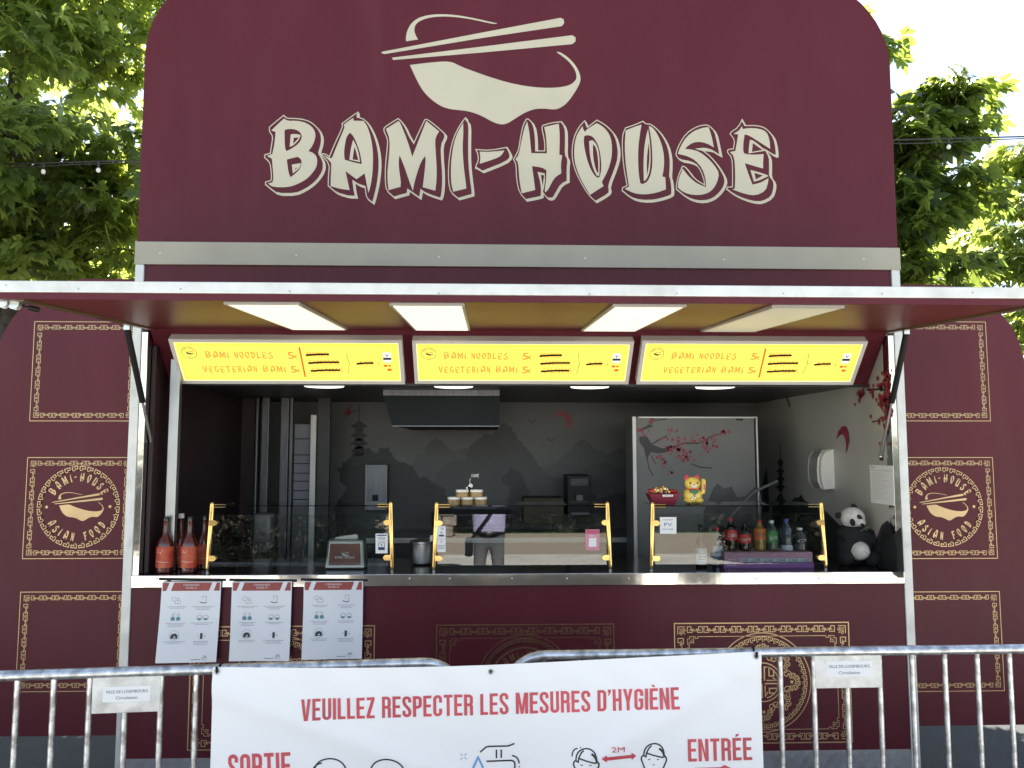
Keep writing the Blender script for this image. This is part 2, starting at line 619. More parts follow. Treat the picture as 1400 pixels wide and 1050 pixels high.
def bez(p0, p1, p2, n=8):
    return [tuple((1 - t) ** 2 * a + 2 * t * (1 - t) * b + t * t * c for a, b, c in zip(p0, p1, p2)) for t in [i / n for i in range(n + 1)]]

# ------------------------------------------------------------------ lettering shapes
G = {}
G['B'] = ((355, 145), [(250,128),(290,152),(370,150),(440,160),(510,190),(555,235),(575,290),(565,350),(540,410),(500,462),(550,480),(585,520),(592,580),(575,640),(530,700),(480,750),(400,795),(300,832),(140,832),(85,795),(130,782),(143,745),(135,650),(128,560),(125,540),(75,512),(130,490),(150,400),(160,310),(163,265),(120,250),(180,190)],
 [[(255,250),(280,235),(350,235),(400,255),(430,290),(432,330),(405,380),(340,430),(275,462),(258,430)],[(278,548),(390,520),(425,545),(432,585),(415,640),(370,690),(315,730),(295,680)]],
 [(248,88),(280,122),(360,122),(440,130),(520,155),(580,205),(635,265),(660,330),(655,400),(630,480),(632,510),(665,560),(682,620),(665,690),(620,760),(560,820),(480,875),(375,922),(200,922),(130,870),(55,808),(55,775),(110,760),(118,740),(110,640),(100,580),(45,530),(48,495),(105,480),(120,380),(130,310),(95,262),(95,215),(170,150)],
 [([(318,290),(370,285),(420,298),(405,345),(350,400),(308,420)],[(348,325),(405,322),(345,388)]),([(330,600),(425,585),(410,635),(340,692)],[(365,635),(385,630),(368,655)])])
G['A'] = ((430, 145), [(400,120),(398,150),(505,152),(545,215),(580,330),(598,450),(600,560),(595,690),(575,820),(553,890),(535,800),(515,690),(430,750),(318,668),(340,770),(360,862),(270,850),(165,822),(168,700),(172,600),(168,575),(90,500),(160,535),(180,530),(240,380),(310,220),(300,190),(345,155)],
 [[(365,272),(400,310),(440,400),(470,490),(485,595),(410,580),(310,550),(302,490),(310,400),(330,310)]],
 [(445,55),(465,80),(462,115),(510,130),(570,190),(620,280),(660,390),(685,520),(688,650),(670,800),(640,930),(615,1015),(530,950),(515,842),(470,828),(420,795),(430,880),(447,950),(360,948),(250,915),(190,870),(135,820),(138,700),(150,600),(68,500),(75,485),(110,485),(150,512),(200,390),(285,210),(275,180),(360,115)],
 [([(395,345),(430,410),(455,490),(465,575),(358,550),(370,450)],[(412,415),(450,555),(390,548),(400,470)])])
G['M'] = ((515, 145), [(225,152),(245,180),(290,290),(330,400),(365,520),(400,430),(450,300),(508,152),(640,260),(610,310),(598,360),(605,480),(615,620),(615,760),(600,868),(472,832),(490,690),(503,560),(498,510),(450,580),(410,700),(380,810),(372,870),(330,760),(280,610),(235,505),(225,560),(230,660),(248,770),(245,828),(122,862),(110,760),(112,650),(130,480),(135,340),(95,235)], [],
 [(220,122),(250,145),(310,220),(350,310),(383,365),(430,260),(490,135),(520,130),(600,190),(720,295),(725,330),(685,410),(690,560),(702,700),(700,850),(685,945),(665,968),(525,920),(475,885),(460,965),(340,880),(335,915),(190,955),(95,870),(82,760),(85,600),(105,420),(108,340),(65,250),(75,215),(150,165)], [])
G['I'] = ((515, 145), [(887,170),(888,300),(880,420),(890,600),(910,760),(920,845),(785,878),(765,800),(760,680),(765,540),(790,380),(830,270)], [],
 [(910,112),(938,140),(940,160),(972,200),(968,400),(970,600),(985,750),(1003,880),(1003,925),(850,968),(755,890),(732,780),(730,640),(745,480),(780,330),(850,190)], [])
G['-'] = ((640, 145), [(118,468),(220,470),(372,455),(340,510),(280,540),(118,592),(128,530)], [],
 [(72,440),(220,450),(400,418),(420,445),(455,510),(455,540),(400,595),(160,690),(105,655),(70,640),(75,610),(100,560),(98,500)], [])
G['H'] = ((640, 145), [(605,155),(625,250),(638,370),(648,482),(808,485),(805,380),(795,280),(780,215),(930,180),(940,300),(935,500),(965,505),(950,600),(955,690),(890,730),(850,800),(820,860),(790,885),(785,860),(800,760),(803,660),(760,630),(655,615),(670,720),(688,860),(550,895),(525,760),(515,580),(485,545),(520,500),(550,340),(575,230)], [],
 [(595,128),(625,128),(695,205),(715,330),(718,455),(780,455),(782,380),(765,290),(750,225),(760,195),(860,165),(960,155),(1020,235),(1025,350),(1020,520),(1050,560),(1040,640),(1042,785),(970,820),(930,890),(890,960),(850,972),(820,960),(775,905),(775,940),(740,955),(605,982),(520,890),(490,740),(488,600),(460,545),(490,495),(515,440),(535,300),(560,190)],
 [([(712,675),(785,690),(790,760),(770,880),(748,900),(745,800)],[(745,705),(780,710),(765,820)])])
G['O'] = ((770, 145), [(200,205),(205,240),(225,265),(240,240),(345,175),(400,205),(455,260),(490,330),(502,430),(495,540),(460,660),(395,780),(415,820),(275,910),(200,790),(145,670),(115,560),(112,430),(130,320),(165,250)],
 [[(215,310),(240,298),(290,305),(330,345),(370,430),(390,560),(390,660),(375,725),(350,735),(310,700),(260,600),(225,470),(210,370)]],
 [(220,142),(240,165),(258,205),(345,138),(430,185),(500,250),(555,320),(585,420),(590,530),(560,640),(485,830),(500,880),(480,920),(345,998),(260,920),(185,800),(125,680),(90,560),(85,440),(105,320),(150,220)],
 [([(265,360),(300,350),(335,380),(365,460),(375,580),(370,715),(345,715),(310,650),(275,520)],[(305,390),(340,430),(360,560),(360,690),(335,660),(305,520)])])
G['U'] = ((840, 145), [(278,190),(262,280),(245,420),(242,560),(250,700),(265,790),(290,800),(340,775),(375,700),(390,600),(388,450),(375,320),(352,205),(385,215),(430,270),(470,350),(500,450),(512,560),(505,650),(492,722),(522,730),(528,855),(430,890),(310,908),(200,895),(105,848),(150,825),(130,700),(112,560),(105,400),(115,250),(200,215)], [],
 [(295,150),(325,180),(370,178),(440,230),(510,310),(565,410),(595,520),(598,640),(590,740),(605,770),(618,900),(600,935),(480,975),(360,995),(230,980),(150,935),(75,870),(78,835),(125,812),(100,680),(82,540),(75,400),(80,290),(110,220),(200,190)],
 [([(345,235),(360,330),(370,450),(372,560),(360,680),(330,750),(302,772),(298,600),(305,430),(325,310)],[(352,370),(362,500),(350,640),(335,710),(330,560)])])
G['S'] = ((910, 145), [(440,215),(470,300),(495,425),(430,385),(350,365),(280,375),(225,410),(200,440),(270,445),(350,470),(440,540),(510,620),(550,690),(530,780),(490,850),(430,895),(340,915),(240,905),(170,875),(125,835),(130,760),(175,640),(230,715),(300,780),(370,815),(415,830),(410,740),(375,640),(310,560),(230,515),(125,490),(150,420),(210,320),(290,255),(370,225)], [],
 [(435,188),(480,225),(530,280),(555,380),(585,530),(545,510),(470,465),(400,465),(460,510),(540,600),(600,690),(638,770),(620,840),(570,910),(500,970),(400,1000),(290,985),(200,935),(105,855),(108,790),(130,700),(170,612),(200,615),(250,670),(310,750),(395,800),(385,740),(340,630),(280,595),(160,575),(105,515),(100,480),(140,380),(210,275),(300,215),(370,192)],
 [([(300,438),(400,425),(470,445),(540,490),(470,470),(385,462)], None)])
G['E'] = ((980, 145), [(258,205),(265,235),(330,225),(430,230),(510,262),(540,340),(548,440),(470,390),(330,300),(285,292),(272,380),(270,470),(290,492),(380,500),(480,492),(475,570),(475,640),(400,620),(288,585),(310,660),(365,805),(440,790),(530,740),(525,790),(500,870),(400,918),(300,905),(160,855),(185,845),(190,700),(180,520),(135,470),(190,460),(210,350),(220,290),(170,285),(230,250)], [],
 [(260,128),(300,195),(420,195),(500,220),(570,290),(610,350),(630,440),(635,525),(605,530),(520,470),(565,540),(568,640),(565,735),(610,790),(612,850),(580,950),(475,1005),(400,1005),(280,970),(180,920),(95,855),(105,825),(155,825),(158,700),(152,530),(105,480),(105,450),(135,435),(165,435),(180,350),(130,285),(145,260),(215,215)],
 [([(340,345),(380,355),(500,455),(480,462),(325,485),(330,420)],[(370,380),(470,450),(360,470)]),([(345,655),(440,680),(535,715),(440,760),(380,775)],[(385,685),(475,712),(400,752)])])
def soften(P, lim=48):
    """round the gentle bends of a hand-set outline, keep its sharp points"""
    n = len(P); out = []
    for i in range(n):
        a, b, c = Vector(P[i - 1]), Vector(P[i]), Vector(P[(i + 1) % n])
        d1, d2 = b - a, c - b
        if d1.length > 1e-6 and d2.length > 1e-6 and math.degrees(d1.angle(d2)) < lim:
            out += [tuple(b - d1 * .25), tuple(b + d2 * .25)]
        else:
            out.append(tuple(b))
    return out
for k_, g_ in list(G.items()):
    G[k_] = (g_[0], soften(g_[1]), [soften(h) for h in g_[2]], soften(g_[3]), [(soften(b), soften(h) if h else None) for b, h in g_[4]])
X = {}
X['N'] = ([(60,0),(150,20),(300,430),(290,60),(380,0),(400,300),(380,700),(300,720),(150,300),(160,650),(60,700),(80,350)], [])
X['D'] = ([(40,40),(250,0),(400,150),(430,380),(360,600),(150,720),(40,690),(90,380)], [[(180,140),(280,220),(300,400),(250,540),(170,590),(190,350)]])
X['L'] = ([(60,30),(190,0),(180,300),(190,560),(380,520),(400,660),(60,720),(40,690),(80,350)], [])
X['G'] = ([(380,150),(330,200),(250,130),(170,250),(150,420),(200,580),(290,600),(290,460),(220,440),(240,370),(410,350),(400,680),(220,720),(80,620),(30,420),(60,180),(200,10),(330,20)], [])
X['T'] = ([(20,60),(220,20),(420,0),(430,140),(280,150),(270,400),(290,700),(170,720),(160,400),(170,160),(30,180)], [])
X['R'] = ([(40,40),(250,0),(380,90),(390,240),(290,370),(430,700),(310,720),(190,420),(180,690),(60,710),(80,350)], [[(180,120),(260,120),(290,200),(240,290),(180,310)]])
X['V'] = ([(20,30),(140,0),(200,400),(220,520),(290,250),(310,30),(420,0),(400,300),(270,720),(180,720),(80,400)], [])
X['F'] = ([(40,40),(380,0),(390,130),(180,160),(180,300),(330,280),(330,390),(180,420),(190,700),(60,720),(80,350)], [])
GL = {}          # letter -> (outline, holes, width), unit height, y up
for k, g in G.items():
    xs = [p[0] for p in g[1]]
    x0 = min(xs)
    nf = lambda p: ((p[0] - x0) / 700, (880 - p[1]) / 700)
    GL[k] = ([nf(p) for p in g[1]], [[nf(p) for p in h] for h in g[2]], (max(xs) - x0) / 700)
for k, g in X.items():
    xs = [p[0] for p in g[0]]
    x0 = min(xs)
    nf = lambda p: ((p[0] - x0) / 720, (720 - p[1]) / 720)
    GL[k] = ([nf(p) for p in g[0]], [[nf(p) for p in h] for h in g[1]], (max(xs) - x0) / 720)

def brush(ink, t, x, y, h, gap=0.14, xs=1.0, width=None, f=None):
    w = sum((GL[c][2] if c != ' ' else 0.35) + gap for c in t) - gap
    if width: xs = width / (w * h)
    cx = 0
    for c in t:
        if c == ' ':
            cx += 0.35 + gap
            continue
        o, hs, gw = GL[c]
        T = (lambda p: f(x + (p[0] + cx) * h * xs, y + p[1] * h)) if f else (lambda p: (x + (p[0] + cx) * h * xs, y + p[1] * h))
        ink.poly([T(p) for p in o], [[T(p) for p in q] for q in hs])
        cx += gw + gap
    return ink

def brush_arc(ink, t, c, r, h, a_mid, inward=False, gap=0.2, xs=0.85):
    """letters set round a circle; inward = feet to the outside at the bottom"""
    w = sum((GL[ch][2] if ch != ' ' else 0.55) * xs + gap for ch in t) - gap
    pos = -w / 2
    for ch in t:
        gw = (GL[ch][2] if ch != ' ' else 0.55) * xs
        if ch != ' ':
            mid = (pos + gw / 2) * h / r
            a = a_mid - mid if not inward else a_mid + mid
            up = Vector((math.cos(a), math.sin(a))) * (-1 if inward else 1)
            rt = Vector((up.y, -up.x))
            base = Vector(c) + Vector((math.cos(a), math.sin(a))) * (r if not inward else r + h)
            T = lambda p: tuple(base + rt * ((p[0] * xs - gw / 2) * h) + up * (p[1] * h))
            ink.poly([T(p) for p in GL[ch][0]], [[T(p) for p in q] for q in GL[ch][1]])
        pos += gw + gap

BOWL = [
 [(52,292),(60,283),(700,160),(1195,67),(1215,75),(1220,100),(1205,120),(700,195),(75,298)],
 [(120,325),(128,320),(700,250),(1270,178),(1292,192),(1292,218),(1270,235),(700,288),(130,336)],
 [(210,217),(210,180),(225,130),(255,90),(300,62),(370,46),(450,43),(540,50),(640,68),(795,103),(770,107),(700,92),(620,75),(530,62),(440,57),(360,65),(300,85),(270,110),(262,145),(272,180),(288,205)],
 [(235,368),(360,352),(492,342),(560,378),(660,415),(760,450),(880,485),(1000,507),(1110,515),(1200,510),(1260,495),(1295,465),(1300,435),(1285,390),(1240,335),(1170,285),(1190,283),(1250,322),(1300,380),(1325,440),(1322,480),(1290,540),(1240,610),(1190,645),(1150,653),(1090,645),(1030,648),(960,675),(900,715),(850,745),(810,748),(760,730),(690,690),(620,665),(550,655),(490,650),(430,630),(360,580),(300,510)]]

BOWL = [BOWL[0], BOWL[1], soften(soften(BOWL[2])), soften(soften(BOWL[3]))]
def bowl(ink, f):
    for p in BOWL: ink.poly([f(*q) for q in p])
    return ink

def inset(P, w0, w1):
    """shrink an outline: thin towards upper left, thick towards lower right (y down)"""
    n = len(P)
    P = [Vector(p) for p in P]
    area = sum(P[i].x * P[(i + 1) % n].y - P[(i + 1) % n].x * P[i].y for i in range(n))
    sg = 1 if area > 0 else -1
    E = []
    for i in range(n):
        d = (P[(i + 1) % n] - P[i]).normalized()
        nn = Vector((d.y, -d.x)) * sg
        w = w0 + (w1 - w0) * max(0, min(1, nn.x + nn.y))
        E.append((P[i] - nn * w, d))
    out = []
    for i in range(n):
        (a, d1), (b, d2) = E[i - 1], E[i]
        cr = d1.x * d2.y - d1.y * d2.x
        if abs(cr) < 0.12:
            out.append((a + d1 * (P[i] - P[i - 1]).length + b) / 2)
        else:
            t = ((b.x - a.x) * d2.y - (b.y - a.y) * d2.x) / cr
            q = a + d1 * t
            v = q - P[i]
            if v.length > w1 * 1.8: q = P[i] + v.normalized() * w1 * 1.8
            out.append(q)
    return [tuple(q) for q in out]

# condensed poster lettering (unit height)
def bebas(ink, t, x, y, h, f=None, s=0.135, gap=0.075, width=None):
    a = s / 2
    def arc(cx, cy, r, a0, a1, n=5):
        return [(cx + r * math.cos(R(a0 + (a1 - a0) * i / n)), cy + r * math.sin(R(a0 + (a1 - a0) * i / n))) for i in range(n + 1)]
    W = 0.39
    r = 0.12
    def glyph(c):
        x0, x1, y0, y1 = a, W - a, a, 1 - a
        S, P, w = [], [], W
        if c in 'EÈÉ':
            w = 0.36; x1 = w
            S = [[(x1, y1), (x0, y1), (x0, y0), (x1, y0)], [(x0, .51), (x1 - .03, .51)]]
            if c == 'È': P = [[(.06, 1.17), (.19, 1.17), (.25, 1.06), (.16, 1.06)]]
            if c == 'É': P = [[(.16, 1.17), (.30, 1.17), (.21, 1.06), (.12, 1.06)]]
        elif c == 'L': w = 0.34; S = [[(x0, 1), (x0, y0), (w, y0)]]
        elif c == 'T': w = 0.38; S = [[(0, y1), (w, y1)], [(w / 2, 1 - s), (w / 2, 0)]]
        elif c == 'I': w = s; S = [[(a, 0), (a, 1)]]
        elif c == 'H': S = [[(x0, 0), (x0, 1)], [(x1, 0), (x1, 1)], [(s, .51), (W - s, .51)]]
        elif c == 'N':
            w = 0.42; S = [[(a, 0), (a, 1)], [(w - a, 0), (w - a, 1)]]
            P = [[(a, 1), (s + .01, 1), (w - a, 0), (w - s - .01, 0)]]
        elif c == 'M':
            w = 0.54; S = [[(a, 0), (a, 1)], [(w - a, 0), (w - a, 1)]]
            P = [[(a, 1), (s + .03, 1), (w / 2, .32), (w - s - .03, 1), (w - a, 1), (w / 2 + .06, 0), (w / 2 - .06, 0)]]
        elif c == 'V':
            w = 0.41; P = [[(0, 1), (s, 1), (w / 2, .22), (w - s, 1), (w, 1), (w / 2 + .085, 0), (w / 2 - .085, 0)]]
        elif c == 'Y':
            w = 0.41; P = [[(0, 1), (s, 1), (w / 2, .62), (w - s, 1), (w, 1), (w / 2 + a, .4), (w / 2 + a, 0), (w / 2 - a, 0), (w / 2 - a, .4)]]
        elif c == 'Z': w = 0.36; P = [[(0.02, 1), (w, 1), (w, .86), (.15, s), (w, s), (w, 0), (0, 0), (0, .14), (w - .15, 1 - s), (.02, 1 - s)]]
        elif c == 'U': S = [[(x0, 1)] + arc(x0 + r, y0 + r, r, 180, 270) + arc(x1 - r, y0 + r, r, 270, 360) + [(x1, 1)]]
        elif c == 'O': S = [arc(x0 + r, y0 + r, r, 180, 270) + arc(x1 - r, y0 + r, r, 270, 360) + arc(x1 - r, y1 - r, r, 0, 90) + arc(x0 + r, y1 - r, r, 90, 180) + [(x0, y0 + r)]]
        elif c == 'D': S = [[(x0, y0), (x0, y1)] + arc(x1 - r, y1 - r, r, 90, 0) + arc(x1 - r, y0 + r, r, 0, -90) + [(x0 - a, y0)]]
        elif c == 'P': w = .38; S = [[(x0, 0), (x0, 1)], [(x0, y1)] + arc(x1 - r, y1 - r, r, 90, 0) + arc(x1 - r, .46 + r, r, 0, -90) + [(x0, .46)]]
        elif c == 'R': S = [[(x0, 0), (x0, 1)], [(x0, y1)] + arc(x1 - r, y1 - r, r, 90, 0) + arc(x1 - r, .5 + r, r, 0, -90) + [(x0, .5)], [(x1 - r, .5)] + arc(x1 - .08, .42, .08, 90, 0) + [(x1, .08), (x1 + .015, 0)]]
        elif c == 'C': S = [[(x1, .64)] + arc(x1 - r, y1 - r, r, 0, 90) + arc(x0 + r, y1 - r, r, 90, 180) + arc(x0 + r, y0 + r, r, 180, 270) + arc(x1 - r, y0 + r, r, 270, 360) + [(x1, .36)]]
        elif c == 'G': S = [[(x1, .66)] + arc(x1 - r, y1 - r, r, 0, 90) + arc(x0 + r, y1 - r, r, 90, 180) + arc(x0 + r, y0 + r, r, 180, 270) + arc(x1 - r, y0 + r, r, 270, 360) + [(x1, .47), (x1 - .13, .47)]]
        elif c == 'S': S = [[(x1, .70)] + arc(x1 - r, y1 - r, r, 0, 90) + arc(x0 + r, y1 - r, r, 90, 180) + [(x0, .70), (x0 + .04, .60), (x1 - .04, .38), (x1, .28)] + arc(x1 - r, y0 + r, r, 0, -90) + arc(x0 + r, y0 + r, r, 270, 180) + [(x0, .31)]]
        elif c == "'": w = s; P = [[(.0, 1), (s, 1), (s, .88), (.05, .72), (.0, .72), (.045, .86), (.0, .86)]]
        else: w = 0.17
        return S, P, w
    tot = sum(glyph(c)[2] + gap for c in t) - gap
    xs = width / (tot * h) if width else 1.0
    F = f or (lambda u, v: (u, v))
    cx = 0
    for c in t:
        S, P, w = glyph(c)
        T = lambda p: F(x + (cx + p[0]) * h * xs, y + p[1] * h)
        for q in S:
            for qq in strokequads(q, s): ink.quad([T(p) for p in qq])
        for q in P: ink.poly([T(p) for p in q])
        cx += w + gap
    return ink

# ornament: square spirals joined by little waves, along one side
KEY = [(1.42, .48), (1.42, .72), (1.14, .72), (1.14, .42), (.92, .42), (.92, 1.0), (0, 1.0), (0, 0), (.70, 0), (.70, .62), (.36, .62)]
def keyrow(ink, p0, p1, inw, h, w, n=None):
    """p0->p1 is the baseline; inw the unit vector into the panel; spirals of height h"""
    p0, p1, inw = Vector(p0), Vector(p1), Vector(inw)
    L = (p1 - p0).length
    d = (p1 - p0) / L
    unit = 3.15 * h
    n = n or max(1, round(L / unit))
    k = L / (n * unit)
    for i in range(n):
        o = p0 + d * (i * unit * k)
        pts = [o + d * (q[0] * h * k) + inw * (q[1] * h) for q in KEY]
        ink.stroke([tuple(q) for q in pts], w)
        o2 = o + d * (2.86 * h * k)
        pts = [o2 - d * (q[0] * h * k) + inw * (q[1] * h) for q in KEY]
        ink.stroke([tuple(q) for q in pts], w)

def frame_border(ink, x0, z0, x1, z1, h, m, w, inner=False, lw=None):
    """x0..x1, z0..z1 the outer line (z0 bottom); spirals of height h set in by m"""
    lw = lw or w * 1.2
    ink.stroke([(x0, z0), (x1, z0), (x1, z1), (x0, z1)], lw, True)
    e = m + h * 1.75
    keyrow(ink, (x0 + e, z1 - m), (x1 - e, z1 - m), (0, -1), h, w)
    keyrow(ink, (x0 + e, z0 + m), (x1 - e, z0 + m), (0, 1), h, w)
    keyrow(ink, (x0 + m, z0 + e), (x0 + m, z1 - e), (1, 0), h, w)
    keyrow(ink, (x1 - m, z0 + e), (x1 - m, z1 - e), (-1, 0), h, w)
    for cx, sx in ((x0 + m, 1), (x1 - m, -1)):
        for cz, sz in ((z0 + m, 1), (z1 - m, -1)):
            T = lambda u, v: (cx + sx * u * h, cz + sz * v * h)
            ink.stroke([T(1.35, 0), T(0, 0), T(0, 1.35)], w)
            ink.stroke([T(1.3, 1.3), T(.28, .28)], w)
            ink.stroke([T(1.35, .38), T(.85, .38), T(1.25, .8), T(1.5, .55)], w)
            ink.stroke([T(.38, 1.35), T(.38, .85), T(.8, 1.25), T(.55, 1.5)], w)
    if inner:
        q = m + h * 1.75
        c = h * 1.9
        a0, a1, b0, b1 = x0 + q, x1 - q, z0 + q, z1 - q
        ink.stroke([(a0 + c, b0), (a1 - c, b0)], w * .7)
        ink.stroke([(a0 + c, b1), (a1 - c, b1)], w * .7)
        ink.stroke([(a0, b0 + c), (a0, b1 - c)], w * .7)
        ink.stroke([(a1, b0 + c), (a1, b1 - c)], w * .7)
        for cx, sx in ((a0, 1), (a1, -1)):
            for cz, sz in ((b0, 1), (b1, -1)):
                T = lambda u, v: (cx + sx * u * h, cz + sz * v * h)
                ink.stroke([T(1.9, 0), T(1.9, .3), T(1.4, .3), T(1.4, .0), T(.4, 0), T(.4, .4), T(0, .4), T(0, 1.4), T(.3, 1.4), T(.3, 1.9), T(0, 1.9)], w * .7)
                ink.stroke([T(.4, .8), T(.8, .8), T(.8, .4)], w * .7)
                ink.stroke([T(.15, 1.1), T(1.1, 1.1), T(1.1, .15)], w * .7)

def key_ring(ink, c, r0, r1, n, w):
    """square-meander ring between two radii"""
    unit = [(0.0, 0.0), (0.0, 1.0), (.72, 1.0), (.72, .36), (.36, .36), (.36, .66)]
    unit2 = [(.36, 0), (1.0, 0)]
    for i in range(n):
        for u in (unit, unit2):
            pts = []
            for s, t in u:
                a = 2 * math.pi * (i + s * 0.98) / n
                rr = r0 + (r1 - r0) * t
                pts.append((c[0] + rr * math.sin(a), c[1] + rr * math.cos(a)))
            ink.stroke(pts, w)
    ink_n = n * 2
    ink.ring(c, r0, w, ink_n)
# ================================================================== ground
def sheet(name, x0, y0, x1, y1, z, m):
    o = finish(name, [(x0, y0, z), (x1, y0, z), (x1, y1, z), (x0, y1, z)], [(0, 1, 2, 3)], m)
    return tag(o, kind='structure')
sheet('ground', -400, -400, 400, 400, 0.0, 'lawn')
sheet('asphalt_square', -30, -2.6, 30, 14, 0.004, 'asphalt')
sheet('concrete_path', -30, -11.3, 30, -2.6, 0.006, 'concrete')
sheet('gravel_strip', -30, -16, 30, -11.3, 0.005, 'gravel')

# ================================================================== kiosk
XL, XR, XC = -2.113, 2.187, 0.037
Z_HEM = at(700, 1031, 0).z          # top of the chequer plate
Z_CB = at(700, 800.4, 0).z          # counter edge, bottom
Z_CT = at(700, 783.6, 0).z          # counter edge, top
Z_B0, Z_B1 = at(700, 365.5, 0).z, at(700, 335, 0).z
Z_H = 2.557                         # hatch hinge
Z_SIGN = at(700, -40, 0).z
kiosk = thing('food_kiosk', (XC, 0, 0), 'maroon food stall with gold ornaments, tall noodle bowl sign and raised serving hatch', 'food stall')

def P(name, mb, m, smooth=False, bevel=0.0, parent=None):
    return mb.build(name, m, parent or kiosk, smooth, bevel)

# tall sign
r = 0.54
pts = [(XL + .003, Z_B0 + .02), (XR - .003, Z_B0 + .02)]
for k in range(13):
    a = R(90 * k / 12)
    pts.append((XR - .003 - r + r * math.cos(a), Z_SIGN - r + r * math.sin(a)))
for k in range(13):
    a = R(90 + 90 * k / 12)
    pts.append((XL + .003 + r + r * math.cos(a), Z_SIGN - r + r * math.sin(a)))
sign = P('sign_board', MB().prism(pts, 0.0, 0.05), 'maroon')
sign['label'] = 'tall maroon sign with rounded corners, cream bowl and lettering'
mp = lambda off: (lambda px, py: at(px, py, -off))
ink = Ink(); bowl(ink, lambda x, y: (510 + x * .21429, 10 + y * .21429))
ink.build('bowl_emblem', 'cream', sign, mp(0.0015))
Sk, Mk, Fk = Ink(), Ink(), Ink()
for ch in 'BAMI-HOUSE':
    (ox, oy), F_, H_, S_, B_ = G[ch]
    c = lambda p: (ox + p[0] / 7.5, oy + p[1] / 7.5)
    Sk.poly([c(p) for p in S_])
    Mk.poly([c(p) for p in inset(S_, 10, 31)])
    Fk.poly([c(p) for p in F_], [[c(p) for p in h] for h in H_])
    for b, h in B_:
        Fk.poly([c(p) for p in b], [[c(p) for p in h]] if h else [])
Sk.build('letter_outline', 'cream', sign, mp(0.0012))
Mk.build('letter_shadow', 'maroon', sign, mp(0.0024))
Fk.build('lettering', 'cream', sign, mp(0.0036))
# band below the sign with its rivets
P('sign_band', MB().span((XL - .004, -.012, Z_B0), (XR + .004, .02, Z_B1)), 'band', bevel=.002)
for px, py in ((219, 346), (405, 349), (600, 351), (800, 353), (990, 355), (1181, 354)):
    p = at(px, py, -.012)
    P('rivet', MB().lathe([(.006, 0), (.005, .002), (.001, .003)], (p.x, -.012, p.z), 8, Matrix.Rotation(R(90), 3, 'X')), 'alu')
P('fascia_panel', MB().span((XL + .05, .004, Z_H - .01), (XR - .05, .03, Z_B0 + .01)), 'maroon')
# corner posts with their inner trims
for sx, X0 in ((1, XL), (-1, XR)):
    P('corner_post', MB().span((X0, -.008, .0), (X0 + sx * .048, .05, Z_B0)), 'white_alu', bevel=.003)
    P('inner_trim', MB().span((X0 + sx * .050, -.004, Z_CT - .06), (X0 + sx * .084, .06, Z_H - .02)), 'steel', bevel=.002)
    if sx == 1: P('jamb', MB().span((X0 + sx * .088, .05, Z_CT), (X0 + sx * .110, .30, Z_H - .09)), 'maroon_inside_shaded')
P('jamb_bar', MB().span((XL + .16, .12, Z_CT), (XL + .215, .16, Z_H - .155)), 'steel_dull', bevel=.003)

# front wall below the counter
front = P('front_panel', MB().span((XL + .046, .0, Z_HEM), (XR - .046, .04, Z_CB + .01)), 'maroon')
def fx(px): return at(px, 860, 0).x
fz0 = at(700, 1020, 0).z
FR = [(fx(262), fx(512), 'gold'), (fx(597), fx(839), 'gold_darkened'), (fx(922), fx(1160), 'gold')]
for k, (x0, x1, gm) in enumerate(FR):
    z1 = at(700, 854, 0).z
    ink = Ink()
    frame_border(ink, x0, fz0, x1, z1, .030, .018, .0046, inner=True, lw=.006)
    c = ((x0 + x1) / 2, (z1 + fz0) / 2 + .002)
    rr = .262
    ink.ring(c, rr, .005, 64)
    key_ring(ink, c, rr * .83, rr * .92, 44, .0046)
    if k != 1:
        ink.ring(c, rr * .39, .006, 40)
        for i in range(8):
            a = 2 * math.pi * i / 8
            e = Vector((math.cos(a), math.sin(a))); t = Vector((-e.y, e.x)); o = Vector(c)
            big = i % 2 == 0
            r1 = rr * (.60 if big else .56)
            q = o + e * r1
            nn = 11
            for j in range(nn):              # fan of petals
                b = R(-110 + 220 * j / (nn - 1)); d = e * math.cos(b) + t * math.sin(b)
                l0, l1 = rr * .07, rr * (.19 if big else .15)
                ink.stroke([tuple(q + d * l0), tuple(q + d * (l1 * .8) + t * .003), tuple(q + d * l1)], .0052)
            ink.stroke([tuple(q + (e * math.cos(R(b)) + t * math.sin(R(b))) * rr * (.15 + .03 * (b // 22 % 2))) for b in range(-110, 111, 11)], .0045)
            ink.disc(tuple(q), rr * .035, 8)
            for sg in (-1, 1):               # scrolls
                w0 = o + e * rr * .50 + t * sg * rr * .16
                sp = [tuple(w0 + (e * math.cos(sg * u) + t * math.sin(sg * u) * sg) * (rr * .09 * (1 - u / 9))) for u in [v * .55 for v in range(14)]]
                ink.stroke(sp, .0046)
        for i in range(4):                   # round sign in the heart
            a = math.pi / 2 * i
            T = lambda u, v: (c[0] + (u * math.cos(a) - v * math.sin(a)) * rr * .36, c[1] + (u * math.sin(a) + v * math.cos(a)) * rr * .36)
            ink.stroke([T(.08, .08), T(.08, .85), T(.35, .85), T(.35, .35), T(.62, .35), T(.62, .62)], .0070)
            ink.stroke([T(.2, .1), T(.8, .1), T(.55, .25)], .0066)
            ink.stroke([T(.9 * math.cos(R(b)), .9 * math.sin(R(b))) for b in range(12, 80, 8)], .006)
    else:
        ink.ring(c, rr * .74, .009, 48)
        brush_arc(ink, 'BAMI-HOUSE', c, rr * .52, rr * .17, R(90))
        brush_arc(ink, 'ASIAN FOOD', c, rr * .50, rr * .17, R(-90), inward=True)
        s_ = rr * .95 / 1300
        bowl(ink, lambda x, y: (c[0] + (x - 690) * s_, c[1] - (y - 400) * s_))
    b = ink.build('gold_border', gm, front, lambda u, v: Vector((u, -.0015, v)))

